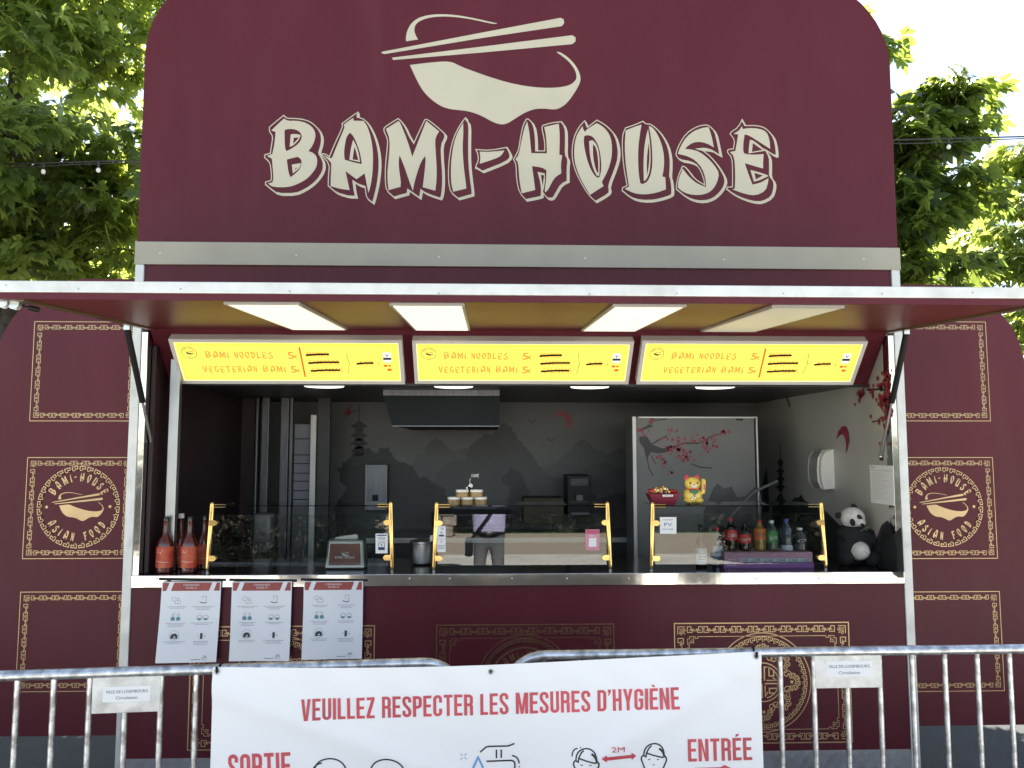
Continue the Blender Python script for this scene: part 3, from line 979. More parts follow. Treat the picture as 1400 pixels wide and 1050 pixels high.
# chequer plate skirt
P('tread_plate', MB().span((XL + .048, .004, .02), (XR - .048, .02, Z_HEM)), 'tread')
mb = MB()
pit = .034
nz = int((Z_HEM - .03) / pit)
for i in range(int((XR - XL - .12) / pit)):
    for j in range(nz):
        x, z = XL + .07 + i * pit, Z_HEM - .02 - j * pit
        a = R(45 if (i + j) % 2 else -45)
        rot = Matrix.Rotation(a, 3, 'Y')
        for s in (-1, 1):
            c = Vector((x, .003, z)) + rot @ Vector((0, 0, s * .0062))
            mb.box(c, (.027, .0050, .0046), rot)
o = P('tread_pattern', mb, 'tread')
o['kind'] = 'stuff'

# side panels with rounded shoulders
def wing(xin, xout, name='side_panel'):
    sx = 1 if xout > xin else -1
    r = .49
    zt, zb = 2.836, .385
    pts = [(xin, zb), (xout, zb)]
    for k in range(15):
        a = R(90 * k / 14)
        pts.append((xout - sx * (r - r * math.cos(a)), zt - r + r * math.sin(a)))
    pts.append((xin, zt))
    return P(name, MB().prism(pts, .020, .055), 'maroon')
wl = wing(XL + .02, -2.858)
wr = wing(XR - .02, 2.905)
wl['label'] = 'left maroon side panel with three gold bordered fields'
wr['label'] = 'right maroon side panel with three gold bordered fields'
for w_, cpx, ex, sgn in ((wl, 107.3, 34.6, -1), (wr, 1291, 1360, 1)):
    cx = at(cpx, 692, .02).x
    hw = abs(at(ex, 692, .02).x - cx)
    for k, (ya, yb) in enumerate(((440, 575.5), (625.5, 763.5), (809, 945))):
        ink = Ink()
        zc, zd = at(cpx, ya, .02).z, at(cpx, yb, .02).z
        frame_border(ink, cx - hw, zd, cx + hw, zc, .0215, .020, .0029, lw=.0036)
        if k == 1:
            c = (cx, (zc + zd) / 2 + .004)
            rr = .222
            key_ring(ink, c, rr * .89, rr * .985, 32, .0042)
            brush_arc(ink, 'BAMI-HOUSE', c, rr * .62, rr * .21, R(91), gap=.26, xs=.72)
            brush_arc(ink, 'ASIAN FOOD', c, rr * .62, rr * .21, R(-93), inward=True, gap=.26, xs=.72)
            s_ = rr * 1.28 / 1300
            bowl(ink, lambda x, y: (c[0] + (x - 690) * s_ - .003, c[1] - (y - 405) * s_))
            ink.disc((c[0] - rr * .76, c[1]), .0078, 12)
            ink.disc((c[0] + rr * .76, c[1] + .002), .0078, 12)
        ink.build('gold_border', 'gold', w_, lambda u, v: Vector((u, .0185, v)))

# body of the stall: walls, floor, roof (one part each)
ZF, ZC = .40, at(700, 526.5, .24).z + .01
YB = 2.12
wall_l = P('interior_wall', MB().span((XL + .05, .06, ZF), (XL + .085, YB, Z_H + .15)), 'maroon_inside_shaded')
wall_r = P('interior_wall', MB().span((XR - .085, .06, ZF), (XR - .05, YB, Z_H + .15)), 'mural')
back = P('back_wall', MB().span((XL + .05, YB, ZF), (XR - .05, YB + .04, Z_H + .15)), 'mural_back_shaded')
P('floor', MB().span((XL + .05, .045, ZF - .06), (XR - .05, YB + .04, ZF)), 'dark')
P('roof', MB().span((XL + .05, .055, Z_H + .15), (XR - .05, YB + .04, Z_H + .2)), 'white_alu')
ceil = P('ceiling', MB().span((XL + .086, .245, ZC), (XR - .086, YB - .002, ZC + .02)), 'dark')
for s, X0, X1 in ((1, XL + .03, XL + .049), (-1, XR - .049, XR - .03)):
    P('outer_wall', MB().span((X0, .06, ZF - .1), (X1, YB + .04, Z_H + .2)), 'maroon')
# sloping header behind the menu boards
HD = Vector((0, .245, ZC - Z_H)); HD.normalize()
HN = Vector((0, HD.z, -HD.y))                # towards viewer and down
if HN.y > 0: HN = -HN
HP = Vector((0, 0.0, Z_H))
a, b = XL + .088, XR - .088
q0, q1 = HP, Vector((0, .245, ZC))
mb = MB().hexa([Vector((a, 0, 0)) + q0, Vector((b, 0, 0)) + q0, Vector((b, 0, 0)) + q0 - HN * .03, Vector((a, 0, 0)) + q0 - HN * .03,
                Vector((a, 0, 0)) + q1, Vector((b, 0, 0)) + q1, Vector((b, 0, 0)) + q1 - HN * .03, Vector((a, 0, 0)) + q1 - HN * .03])
P('header', mb, 'maroon')
P('header_lip', MB().span((a, .236, ZC - .016), (b, .262, ZC - .002)), 'dark')
for px in (443, 620, 808, 983):
    p = atZ(px, 526.7, ZC - .001)
    P('ceiling_spot', MB().lathe([(.12, -.002), (.115, -.010), (.10, -.012)], (p.x, .40, ZC), 24), 'spot', smooth=True)

# counter
P('counter_top', MB().span((XL + .086, .0, Z_CT - .03), (XR - .086, .62, Z_CT - .003)), 'counter', bevel=.002)
mb = MB()
edge = P('counter_edge', MB().span((XL + .050, -.016, Z_CB), (XR - .050, -.001, Z_CT)), 'steel', bevel=.003)
for px in (215, 300, 560, 615, 700, 775, 860, 955, 1035, 1120):
    p = at(px, 791, -.016)
    P('screw', MB().lathe([(.0055, 0), (.0045, .002), (.001, .003)], (p.x, -.016, p.z), 8, Matrix.Rotation(R(90), 3, 'X')), 'alu')

# ---- hatch
YF, ZFR = -1.195, 2.488
xa, xb = XL + .086, XR - .080
th = .05
hatch = P('hatch', MB().hexa([(xa, -.004, Z_H), (xb, -.004, Z_H), (xb, YF, ZFR), (xa, YF, ZFR),
                             (xa, -.004, Z_H + th), (xb, -.004, Z_H + th), (xb, YF, ZFR + th), (xa, YF, ZFR + th)]), 'maroon_under')
hatch['label'] = 'raised maroon serving hatch with light panels underneath'
zr0, zr1 = at(700, 403.6, YF - .02).z, at(700, 388.2, YF - .02).z
P('hatch_rail', MB().span((XL - .004, YF - .022, zr0), (XR + .004, YF - .004, zr1)), 'white_alu', bevel=.003, parent=hatch)
P('hatch_lip', MB().span((XL - .002, YF - .012, ZFR - .004), (XR + .002, YF - .002, zr0 - .001)), 'maroon', parent=hatch)
scr = None
for px, py in ((8, 391), (107, 396), (247, 396), (396, 399), (600, 402), (806, 403), (925, 402.5), (1071, 402), (1206, 402.5), (1330, 401)):
    p = at(px, py - 1.0, YF - .022)
    P('screw', MB().lathe([(.0042, 0), (.0036, .0015), (.001, .002)], (p.x, YF - .022, p.z), 8, Matrix.Rotation(R(90), 3, 'X')), 'steel_dull', parent=hatch)
sl_ = (ZFR - Z_H) / (YF + .004)
def hz(y): return Z_H + (y + .004) * sl_
for X0, X1 in ((xa - .004, xa + .030), (xb - .030, xb + .004)):
    y0, y1 = -.02, YF + .002
    P('edge_strip', MB().hexa([(X0, y0, hz(y0) - .010), (X1, y0, hz(y0) - .010), (X1, y1, hz(y1) - .010), (X0, y1, hz(y1) - .010),
                               (X0, y0, hz(y0) - .001), (X1, y0, hz(y0) - .001), (X1, y1, hz(y1) - .001), (X0, y1, hz(y1) - .001)]), 'strip_brown', parent=hatch)
HPn = Vector((0, -sl_, 1)).normalized()
hp0 = Vector((0, -.004, Z_H - .012))
LP = [((388, 447), (466, 447), 'led_panel'), ((562, 447), (638, 447), 'led_panel'), ((798, 450), (870, 450), 'led_panel'), ((968, 450), (1045, 450), 'led_off_glow')]
for k, (c0, c1, m) in enumerate(LP):
    A, B = atP(*c0, hp0, HPn), atP(*c1, hp0, HPn)
    x0, x1 = A.x, A.x + .305
    y0, y1 = -.075, -1.15
    f = P('light_panel', MB().hexa([(x0, y0, hz(y0) - .012), (x1, y0, hz(y0) - .012), (x1, y1, hz(y1) - .012), (x0, y1, hz(y1) - .012),
                                (x0, y0, hz(y0) - .001), (x1, y0, hz(y0) - .001), (x1, y1, hz(y1) - .001), (x0, y1, hz(y1) - .001)]), 'silver_frame', parent=hatch)
    f['label'] = 'unlit light panel with added faint glow under the hatch' if k == 3 else 'lit light panel under the hatch'
    i = .012
    o = finish('diffuser', [(x0 + i, y0 - i, hz(y0 - i) - .0132), (x1 - i, y0 - i, hz(y0 - i) - .0132), (x1 - i, y1 + i, hz(y1 + i) - .0132), (x0 + i, y1 + i, hz(y1 + i) - .0132)], [(0, 1, 2, 3)], m, hatch)
# latch at the hatch's front left corner
p = at(5, 414, YF + .05); q = at(21, 416, YF + .06)
for c, rr_ in ((p, .022), (q, .022)):
    P('latch_roller', MB().lathe([(rr_, -.014), (rr_, -.010), (rr_ * .45, -.009), (rr_ * .45, .009), (rr_, .010), (rr_, .014)], c, 18, Matrix.Rotation(R(90), 3, 'X')), 'alu', smooth=True, parent=hatch)
e0, e1 = at(30, 418, YF + .07), at(54, 424, YF + .09)
P('latch_handle', MB().tube([e0, e0.lerp(e1, .45)], .004, 8).tube([e0.lerp(e1, .4), e1], .011, 10), 'black', parent=hatch)
P('latch_plate', MB().span((p.x - .03, YF + .02, p.z + .012), (e0.x + .01, YF + .09, ZFR - .005)), 'steel_dull', parent=hatch)

# gas struts
for T0, M0, B0, ty in (((174, 450), (193.5, 545), (211, 626), -.24), ((1239, 456), (1223, 545), (1204, 624), -.20)):
    a_, c_ = at(*T0, ty), at(*B0, .10)
    kfr = .55
    m_ = a_.lerp(c_, kfr)
    o = P('gas_strut', MB().tube([a_, m_], .0155, 12), 'black', smooth=True)
    P('rod', MB().tube([m_, c_], .0075, 10).ball(c_, .012, 10, 6), 'alu', smooth=True, parent=o)
    P('bracket', MB().box(a_ + Vector((0, 0, .012)), (.030, .016, .034)), 'alu', parent=o)
    P('foot_bracket', MB().box(c_ + Vector((-.025 if c_.x < 0 else .025, .006, -.008)), (.05, .018, .03)), 'maroon_inside_shaded', parent=o)

# ---- painted scene on the back and right walls
def mural(parent, name, m, polys, mp, strokes=()):
    if 'blossom' in name:
        ink = Ink()
        for p in polys: ink.poly(p)
        return tag(ink.build(name, m, parent, mp), kind='stuff')
    for p in polys: Ink().poly(p).build(name, m, parent, mp)
    for p, w in strokes: Ink().stroke(p, w).build('mural_line', m, parent, mp)
bk = lambda off: (lambda px, py: at(px, py, YB - off))
far = [[(555,645),(565,630),(580,618),(590,602),(597,598),(607,606),(618,616),(640,612),(660,640),(670,700),(560,700)],
       [(745,640),(770,622),(785,608),(797,600),(812,612),(830,622),(850,610),(868,640),(868,700),(745,700)]]
mid = [[(590,660),(605,640),(625,628),(640,632),(642,610),(655,600),(675,592),(680,582),(690,578),(700,584),(708,602),(725,618),(735,635),(750,650),(775,655),(800,640),(830,632),(868,640),(868,790),(590,790)]]
drk = [[(480,625),(492,615),(505,612),(512,620),(520,612),(532,612),(540,628),(560,636),(572,650),(590,660),(610,670),(620,690),(640,790),(450,790),(460,640)],
       [(675,790),(685,660),(700,640),(715,655),(725,700),(720,790)], [(775,790),(780,690),(800,670),(830,680),(868,660),(868,790)]]
pag = []
for yb_, hw_ in ((583, 12), (596, 12), (607, 13), (617, 12)):
    pag += [[(491 - hw_, yb_), (491 - hw_ * .4, yb_ - 5), (491, yb_ - 8), (491 + hw_ * .4, yb_ - 5), (491 + hw_, yb_), (491 + hw_ - 2, yb_ + 1), (491 - hw_ + 2, yb_ + 1)],
            [(485, yb_), (497, yb_), (497, yb_ + 7), (485, yb_ + 7)]]
def rough(P, amp, seed, n=4):
    rq = random.Random(seed)
    P = [tuple(p) for p in P]
    for lv in range(n):
        out = []
        for i in range(len(P)):
            a, b = P[i], P[(i + 1) % len(P)]
            L = math.hypot(b[0] - a[0], b[1] - a[1])
            out.append(a)
            if L > 2.5 and not (a[1] > 680 and b[1] > 680):
                q = rq.gauss(0, amp * L)
                out.append(((a[0] + b[0]) / 2 + (a[1] - b[1]) / L * q, (a[1] + b[1]) / 2 + (b[0] - a[0]) / L * q))
        P = out
    return P
far = [rough(p, .08, i) for i, p in enumerate(far)]
mid = [rough(p, .09, i + 5) for i, p in enumerate(mid)]
drk = [rough(p, .16, i + 9) for i, p in enumerate(drk)]
mural(back, 'mural_hills', 'mist_far', far, bk(.002))
mural(back, 'mural_mountains', 'mist_mid', mid, bk(.004))
mural(back, 'mural_woods', 'mist_dark', drk + pag, bk(.006), [([(491, 580), (491, 554)], 1.2), ([(470, 565), (484, 563), (491, 560)], 1), ([(722, 574), (728, 578), (733, 575)], 1.5), ([(748, 600), (754, 603), (760, 598)], 1.5)])
cres = [(768 + 14 * math.cos(R(a)), 577 + 15 * math.sin(R(a))) for a in range(-165, 35, 10)] + [(764 + 12 * math.cos(R(a)), 582 + 14 * math.sin(R(a))) for a in range(20, -165, -12)]
rnd = random.Random(4)
blos = lambda cx, cy, n, sx, sy, r0: [[(x + q * math.cos(k * 1.05 + w), y + q * 1.1 * math.sin(k * 1.05 + w)) for k in range(6)] for x, y, q, w in [(cx + rnd.gauss(0, sx), cy + rnd.gauss(0, sy), rnd.uniform(.6, 1) * r0, rnd.random()) for _ in range(n)]]
mural(back, 'mural_blossom', 'mural_red', [cres] + blos(476, 563, 8, 4, 4, 2.5), bk(.008))
rw = lambda off: (lambda px, py: atX(px, py, XR - .085 - off))
cr2 = [(1143,601),(1146,590),(1151,583),(1156,583),(1160,592),(1161,603),(1158,615),(1156,621),(1157,608),(1155,598),(1151,593),(1147,596)]
mural(wall_r, 'mural_hills', 'mist_dark', [rough([(1054,790),(1056,690),(1068,672),(1080,688),(1095,676),(1110,690),(1130,700),(1165,735),(1195,745),(1205,718),(1212,712),(1222,730),(1232,720),(1236,790)], .13, 3)], rw(.002))
mural(wall_r, 'mural_pagoda', 'mural_dark', [[(1043,660),(1048,638),(1050,660),(1052,700),(1043,700)],[(1202,745),(1207,722),(1213,711),(1219,720),(1226,750),(1226,790),(1205,790)]] +
      [[(1067 - h, y), (1067, y - 7), (1067 + h, y), (1070, y + 1), (1070, y + 5), (1064, y + 5), (1064, y + 1)] for y, h in ((633, 5), (645, 6), (656, 6.5), (667, 7))], rw(.004),
      [([(1067, 630), (1067, 606)], .8), ([(1075, 530), (1076, 545), (1080, 556)], 2), ([(1192, 577), (1200, 575), (1206, 570)], 1.6), ([(1185, 533), (1205, 532), (1222, 540)], 2.6)])
pet = []
for cx, cy, n, sx, sy in ((1178, 533, 12, 5, 7), (1203, 545, 40, 7, 14), (1212, 525, 26, 6, 14), (1210, 590, 8, 4, 12), (1214, 570, 6, 3, 8)):
    for _ in range(n):
        x, y = cx + rnd.gauss(0, sx), cy + rnd.gauss(0, sy)
        if x > 1221: x = 1221 - rnd.random() * 6
        q = rnd.uniform(1.2, 2.4)
        pet.append([(x - q * .7, y - q), (x + q * .3, y - q * 1.8), (x + q, y), (x + q * .4, y + q * 2.2), (x - q * .5, y + q * 1.2)])
mural(wall_r, 'mural_blossom', 'mural_red', [cr2] + pet, rw(.006))
# ================================================================== menu boards
bn = HN
bp = HP + HN * .052
def board(tl, tr, br, label, redline=True):
    A, B, C_ = atP(*tl, bp, bn), atP(*tr, bp, bn), atP(*br, bp, bn)
    x0, x1 = A.x, B.x
    up_ = -HD
    top = ((A + B) / 2 - HP).dot(up_)
    bot = (C_ - HP).dot(up_)
    W, H = x1 - x0, top - bot
    root = thing('menu_board', (x0 + W / 2, C_.y, C_.z), label, 'menu board', 'lit yellow menu boards')
    def S(u, v, n): return Vector((x0 + u, 0, 0)) + Vector((0, HP.y, HP.z)) + up_ * (bot + v) + HN * n
    MB().hexa([S(0, 0, .002), S(W, 0, .002), S(W, H, .002), S(0, H, .002), S(0, 0, .048), S(W, 0, .048), S(W, H, .048), S(0, H, .048)]).build('case', 'board_frame', root, bevel=.002)
    e = .020
    fr = MB()
    for a, b, c, d in ((0, 0, W, e), (0, H - e, W, H), (0, e, e, H - e), (W - e, e, W, H - e)):
        fr.hexa([S(a, b, .0485), S(c, b, .0485), S(c, d, .0485), S(a, d, .0485), S(a, b, .056), S(c, b, .056), S(c, d, .056), S(a, d, .056)])
    fr.build('frame', 'board_frame', root)
    sheetq = lambda a, b, c, d, n, nm, m: finish(nm, [S(a, b, n), S(c, b, n), S(c, d, n), S(a, d, n)], [(0, 1, 2, 3)], m, root)
    sheetq(e, e, W - e, H - e, .050, 'lit_edge', 'board_pale')
    face = sheetq(e + .006, e + .006, W - e - .006, H - e - .006, .051, 'lit_face', 'board_yellow')
    on = lambda n: (lambda u, v: S(u, v, n))
    X_ = lambda u: u * W
    Y_ = lambda v: v * H
    k = Ink()
    frame_border(k, e + .014, e + .012, W - e - .014, H - e - .012, .008, .002, .0022)
    k.build('ornament', 'board_faint', face, on(.0516))
    h = .047
    k = Ink(); brush(k, 'BAMI NOODLES', X_(.137), Y_(.652) - h / 2, h, width=X_(.295)); k.build('menu_line', 'board_orange', face, on(.0522))
    k = Ink(); brush(k, 'VEGETERIAN BAMI', X_(.112), Y_(.335) - h / 2, h, width=X_(.365)); k.build('menu_line', 'board_orange', face, on(.0522))
    k = Ink(); k.text('5', X_(.496), Y_(.652) - h / 2, h, 1.25, .03); k.build('menu_line', 'board_orange', face, on(.0522))
    k = Ink(); k.text('5', X_(.498), Y_(.335) - h / 2, h, 1.25, .03); k.build('menu_line', 'board_orange', face, on(.0522))
    k = Ink(); k.text('MOMO', X_(.58), Y_(.667) - .014, .034, bold=.01, width=X_(.095)); k.build('menu_line', 'board_orange', face, on(.0522))
    k = Ink(); k.text('SAMOSAS', X_(.585), Y_(.49) - .014, .034, bold=.01, width=X_(.13)); k.build('menu_line', 'board_orange', face, on(.0522))
    k = Ink(); k.text('CALAMAR', X_(.59), Y_(.31) - .014, .034, bold=.01, width=X_(.14)); k.build('menu_line', 'board_orange', face, on(.0522))
    k = Ink(); k.text('4,50', X_(.80), Y_(.475) - .014, .034, bold=.01, width=X_(.065)); k.build('menu_line', 'board_orange', face, on(.0522))
    k = Ink()
    k.text('€', X_(.523), Y_(.652) - h / 2, h * .6); k.text('€', X_(.525), Y_(.335) - h / 2, h * .6); k.text('€', X_(.885), Y_(.475) - .012, .02)
    k.stroke([(X_(.752) + .008 * math.sin(t * 3.14) * (1 if t < .5 else 1) + (.006 if abs(t - .5) < .06 else 0), Y_(.72 - .48 * t)) for t in [i / 10 for i in range(11)]], .0035)
    tag(k.build('small_print', 'board_dark', face, on(.0522)), kind='stuff')
    k = Ink()
    c = (X_(.072), Y_(.70))
    k.ring(c, .040, .0028, 36)
    brush_arc(k, 'BAMI-HOUSE', c, .027, .009, R(90)); brush_arc(k, 'FOOD', c, .026, .009, R(-90), inward=True)
    s_ = .052 / 1300
    bowl(k, lambda x, y: (c[0] + (x - 690) * s_, c[1] - (y - 400) * s_))
    k.build('round_emblem', 'ink_dark', face, on(.0524))
    for v, a, b in ((.667, .575, .678), (.49, .580, .718), (.31, .585, .716), (.475, .792, .868)):
        p0, p1 = (X_(a), Y_(v) - .004), (X_(b), Y_(v) + .003)
        Ink().stroke([p0, ((p0[0] + p1[0]) / 2, (p0[1] + p1[1]) / 2 + .003), p1], .0125).build('black_tape', 'black', face, on(.0530))
    if redline:
        Ink().stroke([(X_(.553), Y_(.83)), (X_(.557), Y_(.16))], .0095).build('red_line', 'board_red', face, on(.0526))
    k = Ink(); k.rect(X_(.912), Y_(.50), X_(.948), Y_(.72)); k.build('card_sign', 'board_white', face, on(.0522))
    k = Ink(); k.text('V', X_(.930), Y_(.62), .022, align='c', bold=.02); k.rect(X_(.912), Y_(.555), X_(.948), Y_(.605)); k.build('card_print', 'navy', face, on(.0528))
    k = Ink(); k.disc((X_(.920), Y_(.42)), .012, 12, .008); k.disc((X_(.938), Y_(.42)), .009, 12, .006); k.disc((X_(.936), Y_(.33)), .014, 12, .009)
    k.text('terminal', X_(.912), Y_(.20), .009); tag(k.build('card_dots', 'board_red', face, on(.0526)), kind='stuff')
    return root
board((230, 462.9), (549.2, 465), (551.4, 524.9), 'leftmost lit yellow menu board, red slash beside the prices, above the red sauce bottles')
board((563.4, 465.5), (867, 466.3), (861.5, 525), 'middle lit yellow menu board without a red slash', False)
board((878.6, 465), (1186.6, 466.6), (1166.6, 525.7), 'rightmost lit yellow menu board, red slash beside the prices, above the panda')

# ================================================================== glass guards on the counter
ZK = Z_CT - .003
YG = .075
def guard(pl, pr, label):
    xl, xr = at(pl, 735, YG).x, at(pr, 735, YG).x
    root = thing('glass_guard', ((xl + xr) / 2, YG, ZK), label, 'glass guard', 'glass guards with brass posts on the counter')
    zt = at((pl + pr) / 2, 689.5, YG).z
    zs = at((pl + pr) / 2, 691.5, YG).z
    for s, x in ((1, xl), (-1, xr)):
        lean = Vector((s * .012, .006, 0))
        b0, b1 = Vector((x, YG, ZK + .012)), Vector((x, YG, zt)) + lean
        MB().lathe([(.010, 0), (.010, .004), (.0065, .005), (.0065, .013)], (x, YG, ZK), 12).build('foot', 'steel_dull', root, True)
        post = MB().tube([b0, b0 + Vector((0, 0, .02)), b1 - Vector((0, 0, .03)), b1], [.010, .0135, .0135, .012], 14).build('post', 'brass', root, True)
        MB().ball(b1 + Vector((0, 0, .002)), .012, 10, 6).build('finial', 'brass', post, True)
        for py in (714.5, 762.5):
            z = at((pl + pr) / 2, py, YG).z
            c = Vector((x + s * .026, YG - .012, z))
            MB().prism([(c.x - s * .02, z - .014)] + [(c.x + s * (.008 + .014 * math.cos(R(a))), z + .014 * math.sin(R(a))) for a in range(-90, 91, 30)] + [(c.x - s * .02, z + .014)], YG - .016, YG - .006).build('clip', 'brass', post, bevel=.002)
        for q in (0, 1):
            MB().tube([(x + s * .004, YG + .004, zs - .008 + q * .014), (x + s * .085, YG + .006, zs - .008 + q * .014)], .0042, 8).build('shelf_arm', 'brass', post, True)
    za, zb = at(700, 772.5, YG).z, at(700, 703, YG).z
    t = math.tan(R(.6))
    pane = MB().hexa([(xl + .02, YG - .004, za), (xr - .02, YG - .004, za), (xr - .02, YG + .001, za), (xl + .02, YG + .001, za),
                      (xl + .02, YG - .004 + (zb - za) * t, zb), (xr - .02, YG - .004 + (zb - za) * t, zb), (xr - .02, YG + .001 + (zb - za) * t, zb), (xl + .02, YG + .001 + (zb - za) * t, zb)]).build('front_pane', 'pane', root)
    MB().span((xl + .03, YG + .012, zs - .004), (xr - .03, .40, zs + .002)).build('glass_shelf', 'shelf_glass', root)
    pm = lambda off: (lambda px, py: at(px, py, YG - .0045 - off))
    return root, pane, pm, zs + .002
g1, pane1, pm, ZS = guard(285, 536.5, 'glass guard with brass posts in front of the napkin holder')
g2, pane2, pm, ZS = guard(593.5, 834, 'middle glass guard with brass posts, stacked jars on its shelf')
g3, pane3, pm, ZS = guard(890, 1127.5, 'glass guard with brass posts in front of the soft drink bottles')
def sticker(pane, name, quads, label):
    o = None
    for i, (m, draw) in enumerate(quads):
        k = Ink(); draw(k)
        q = k.build(name if i == 0 else 'print', m, pane if i == 0 else pane, pm(.0008 + i * .0008))
        if i == 0: q['label'] = label
def d1(k): k.rect(513.5, 729.5, 530, 756.5)
def d2(k):
    k.rect(515, 731, 528.5, 732.6); k.text('VISA', 521.7, 738, 4, flip=-1, align='c', width=10.5)
    k.rect(517, 742, 526, 742.6); k.rect(517, 742, 517.6, 752); k.rect(525.4, 742, 526, 752); k.text('V', 521.6, 747.3, 4, flip=-1, align='c', bold=.02); k.rect(517, 748, 526, 752)
sticker(pane1, 'payment_sticker', [('paper_white', d1), ('navy', d2), ('amber', lambda k: k.rect(516, 739.6, 528, 740.4))], 'white payment card sticker')
def e1(k): k.rect(597.5, 719, 609.2, 754.8)
def e2(k):
    k.text('V', 603.5, 730, 3.5, flip=-1, align='c', bold=.02); k.rect(600, 731, 607, 733.6); k.rect(598.5, 745.8, 608.5, 746.6)
    k.text('VISA', 603.5, 750.6, 2.8, flip=-1, align='c', width=8); k.ring((604, 722.6), 1.3, .4, 10); k.ring((606, 722.6), .9, .4, 10); k.ring((603.5, 740.5), 1.2, .4, 10); k.rect(597.5, 736.6, 609.2, 737)
sticker(pane2, 'payment_sticker', [('paper_white', e1), ('navy', e2)], 'narrow white payment card sticker')
sticker(pane2, 'pink_sticker', [('sticker_pink', lambda k: k.rect(800.4, 723.8, 819.5, 752.6)), ('sticker_rose', lambda k: k.rect(801, 724.3, 819, 730)), ('paper_white', lambda k: k.rect(805, 735.5, 815.5, 747.5)), ('paper_white', lambda k: k.text('MENU', 810, 733.8, 2.2, flip=-1, align='c'))], 'pink sticker with a pale square')
sticker(pane3, 'white_sticker', [('paper_white', lambda k: k.rect(902.2, 707, 924.8, 729.7)), ('label_blue', lambda k: (k.text('PV', 913.5, 719.5, 5, flip=-1, align='c', width=11), k.text('PAY HERE', 913.5, 724.5, 2, flip=-1, align='c', width=14))), ('poster_red', lambda k: k.text('PAIEMENT', 913.5, 711.5, 1.7, flip=-1, align='c', width=13))], 'square white sticker with blue letters')

# ================================================================== things on the counter
def standing(px, top, Y, z0):
    """x and height of something that stands at depth Y on level z0"""
    p = at(px, top, Y)
    return p.x, p.z - z0

def bottle(name, px, top, Y, z0, wpx, prof, body, label_m, cap_m, lab, cat, group=None, lz=(.25, .55), text=None, textm='white', cap=True, fill=None):
    x, h = standing(px, top, Y, z0)
    r_ = wpx / 2 * (Y + 4.25) / 1050
    root = thing(name, (x, Y, z0), lab, cat, group)
    b = MB().lathe([(q[0] * r_, q[1] * h) for q in prof], (x, Y, z0), 20).build('glass_body' if 'glass' in body or 'sauce' in body else 'bottle_body', body, root, True)
    rl = r_ * 1.012
    lo, hi = lz
    if label_m:
        V, F = [], []
        n = 20
        for z in (lo, hi):
            for k in range(n):
                th = 2 * math.pi * k / n
                V.append((x + rl * math.cos(th), Y + rl * math.sin(th), z0 + z * h))
        F = [(k, (k + 1) % n, n + (k + 1) % n, n + k) for k in range(n)]
        l = finish('label', V, F, label_m, root, True)
        if text:
            k = Ink()
            hgt = (hi - lo) * h
            k.text(text, 0, 0, hgt * .42, align='c', width=min(r_ * 1.5, 9))
            def wrap(u, v):
                a = u / rl
                return Vector((x + rl * 1.02 * math.sin(a), Y - rl * 1.02 * math.cos(a), z0 + (lo + hi) / 2 * h - hgt * .2 + v + u * .12))
            k.build('lettering', textm, l, wrap)
    if cap:
        rc = prof[-1][0] * r_ * 1.15
        MB().lathe([(rc, h * .915), (rc, h * .99), (rc * .85, h)], (x, Y, z0), 14).build('cap', cap_m, root, True)
    return root
P_SAUCE = [(.86, 0), (1, .02), (1, .50), (.86, .57), (.48, .66), (.36, .74), (.33, .93), (.33, .98)]
P_PET = [(.80, 0), (1, .03), (.96, .20), (1, .26), (1, .55), (.93, .64), (.70, .76), (.38, .86), (.36, .97)]
P_BEER = [(.9, 0), (1, .02), (1, .52), (.9, .60), (.5, .72), (.42, .80), (.40, .97)]
for px, top, Y, w, lab, capm in ((227.3, 706, .10, 22, 'red sauce bottle nearest the steel jamb bar, orange label', 'cola'), (248, 702, .26, 20, 'white-capped red sauce bottle standing behind two others', 'white'),
                           (260.5, 706, .10, 21, 'red sauce bottle with red label, second from the steel jamb bar', 'cola'), (280.5, 705, .24, 20, 'red sauce bottle half hidden behind the leftmost brass post', 'cola')):
    bottle('sauce_bottle', px, top, Y, ZK, w, P_SAUCE, 'sauce', 'sauce_label', capm, lab, 'bottle', 'red sauce bottles', (.10, .47), None, 'candy_gold', cap=True)

for o in [q for q in bpy.data.objects if q.name.startswith('sauce_bottle')]:
    lb = [q for q in o.children if q.name.startswith('label')][0]
    x, Y, z = o.location
    r_ = max(abs(v.co.x - x) for v in lb.data.vertices) * 1.012
    zz = [v.co.z for v in lb.data.vertices]
    h = max(zz) - min(zz)
    k = Ink()
    k.stroke([(r_ * (-.7 + 1.5 * t), h * (.34 - .16 * t + .10 * t * t)) for t in [i / 8 for i in range(9)]], .0018); k.rect(-r_ * .5, h * .80, r_ * .1, h * .845); k.rect(-r_ * .5, h * .72, -r_ * .05, h * .75)
    k.build('label_print', 'paper_white', lb, lambda u, v: Vector((x + r_ * math.sin(u / r_), Y - r_ * math.cos(u / r_), min(zz) + v)))
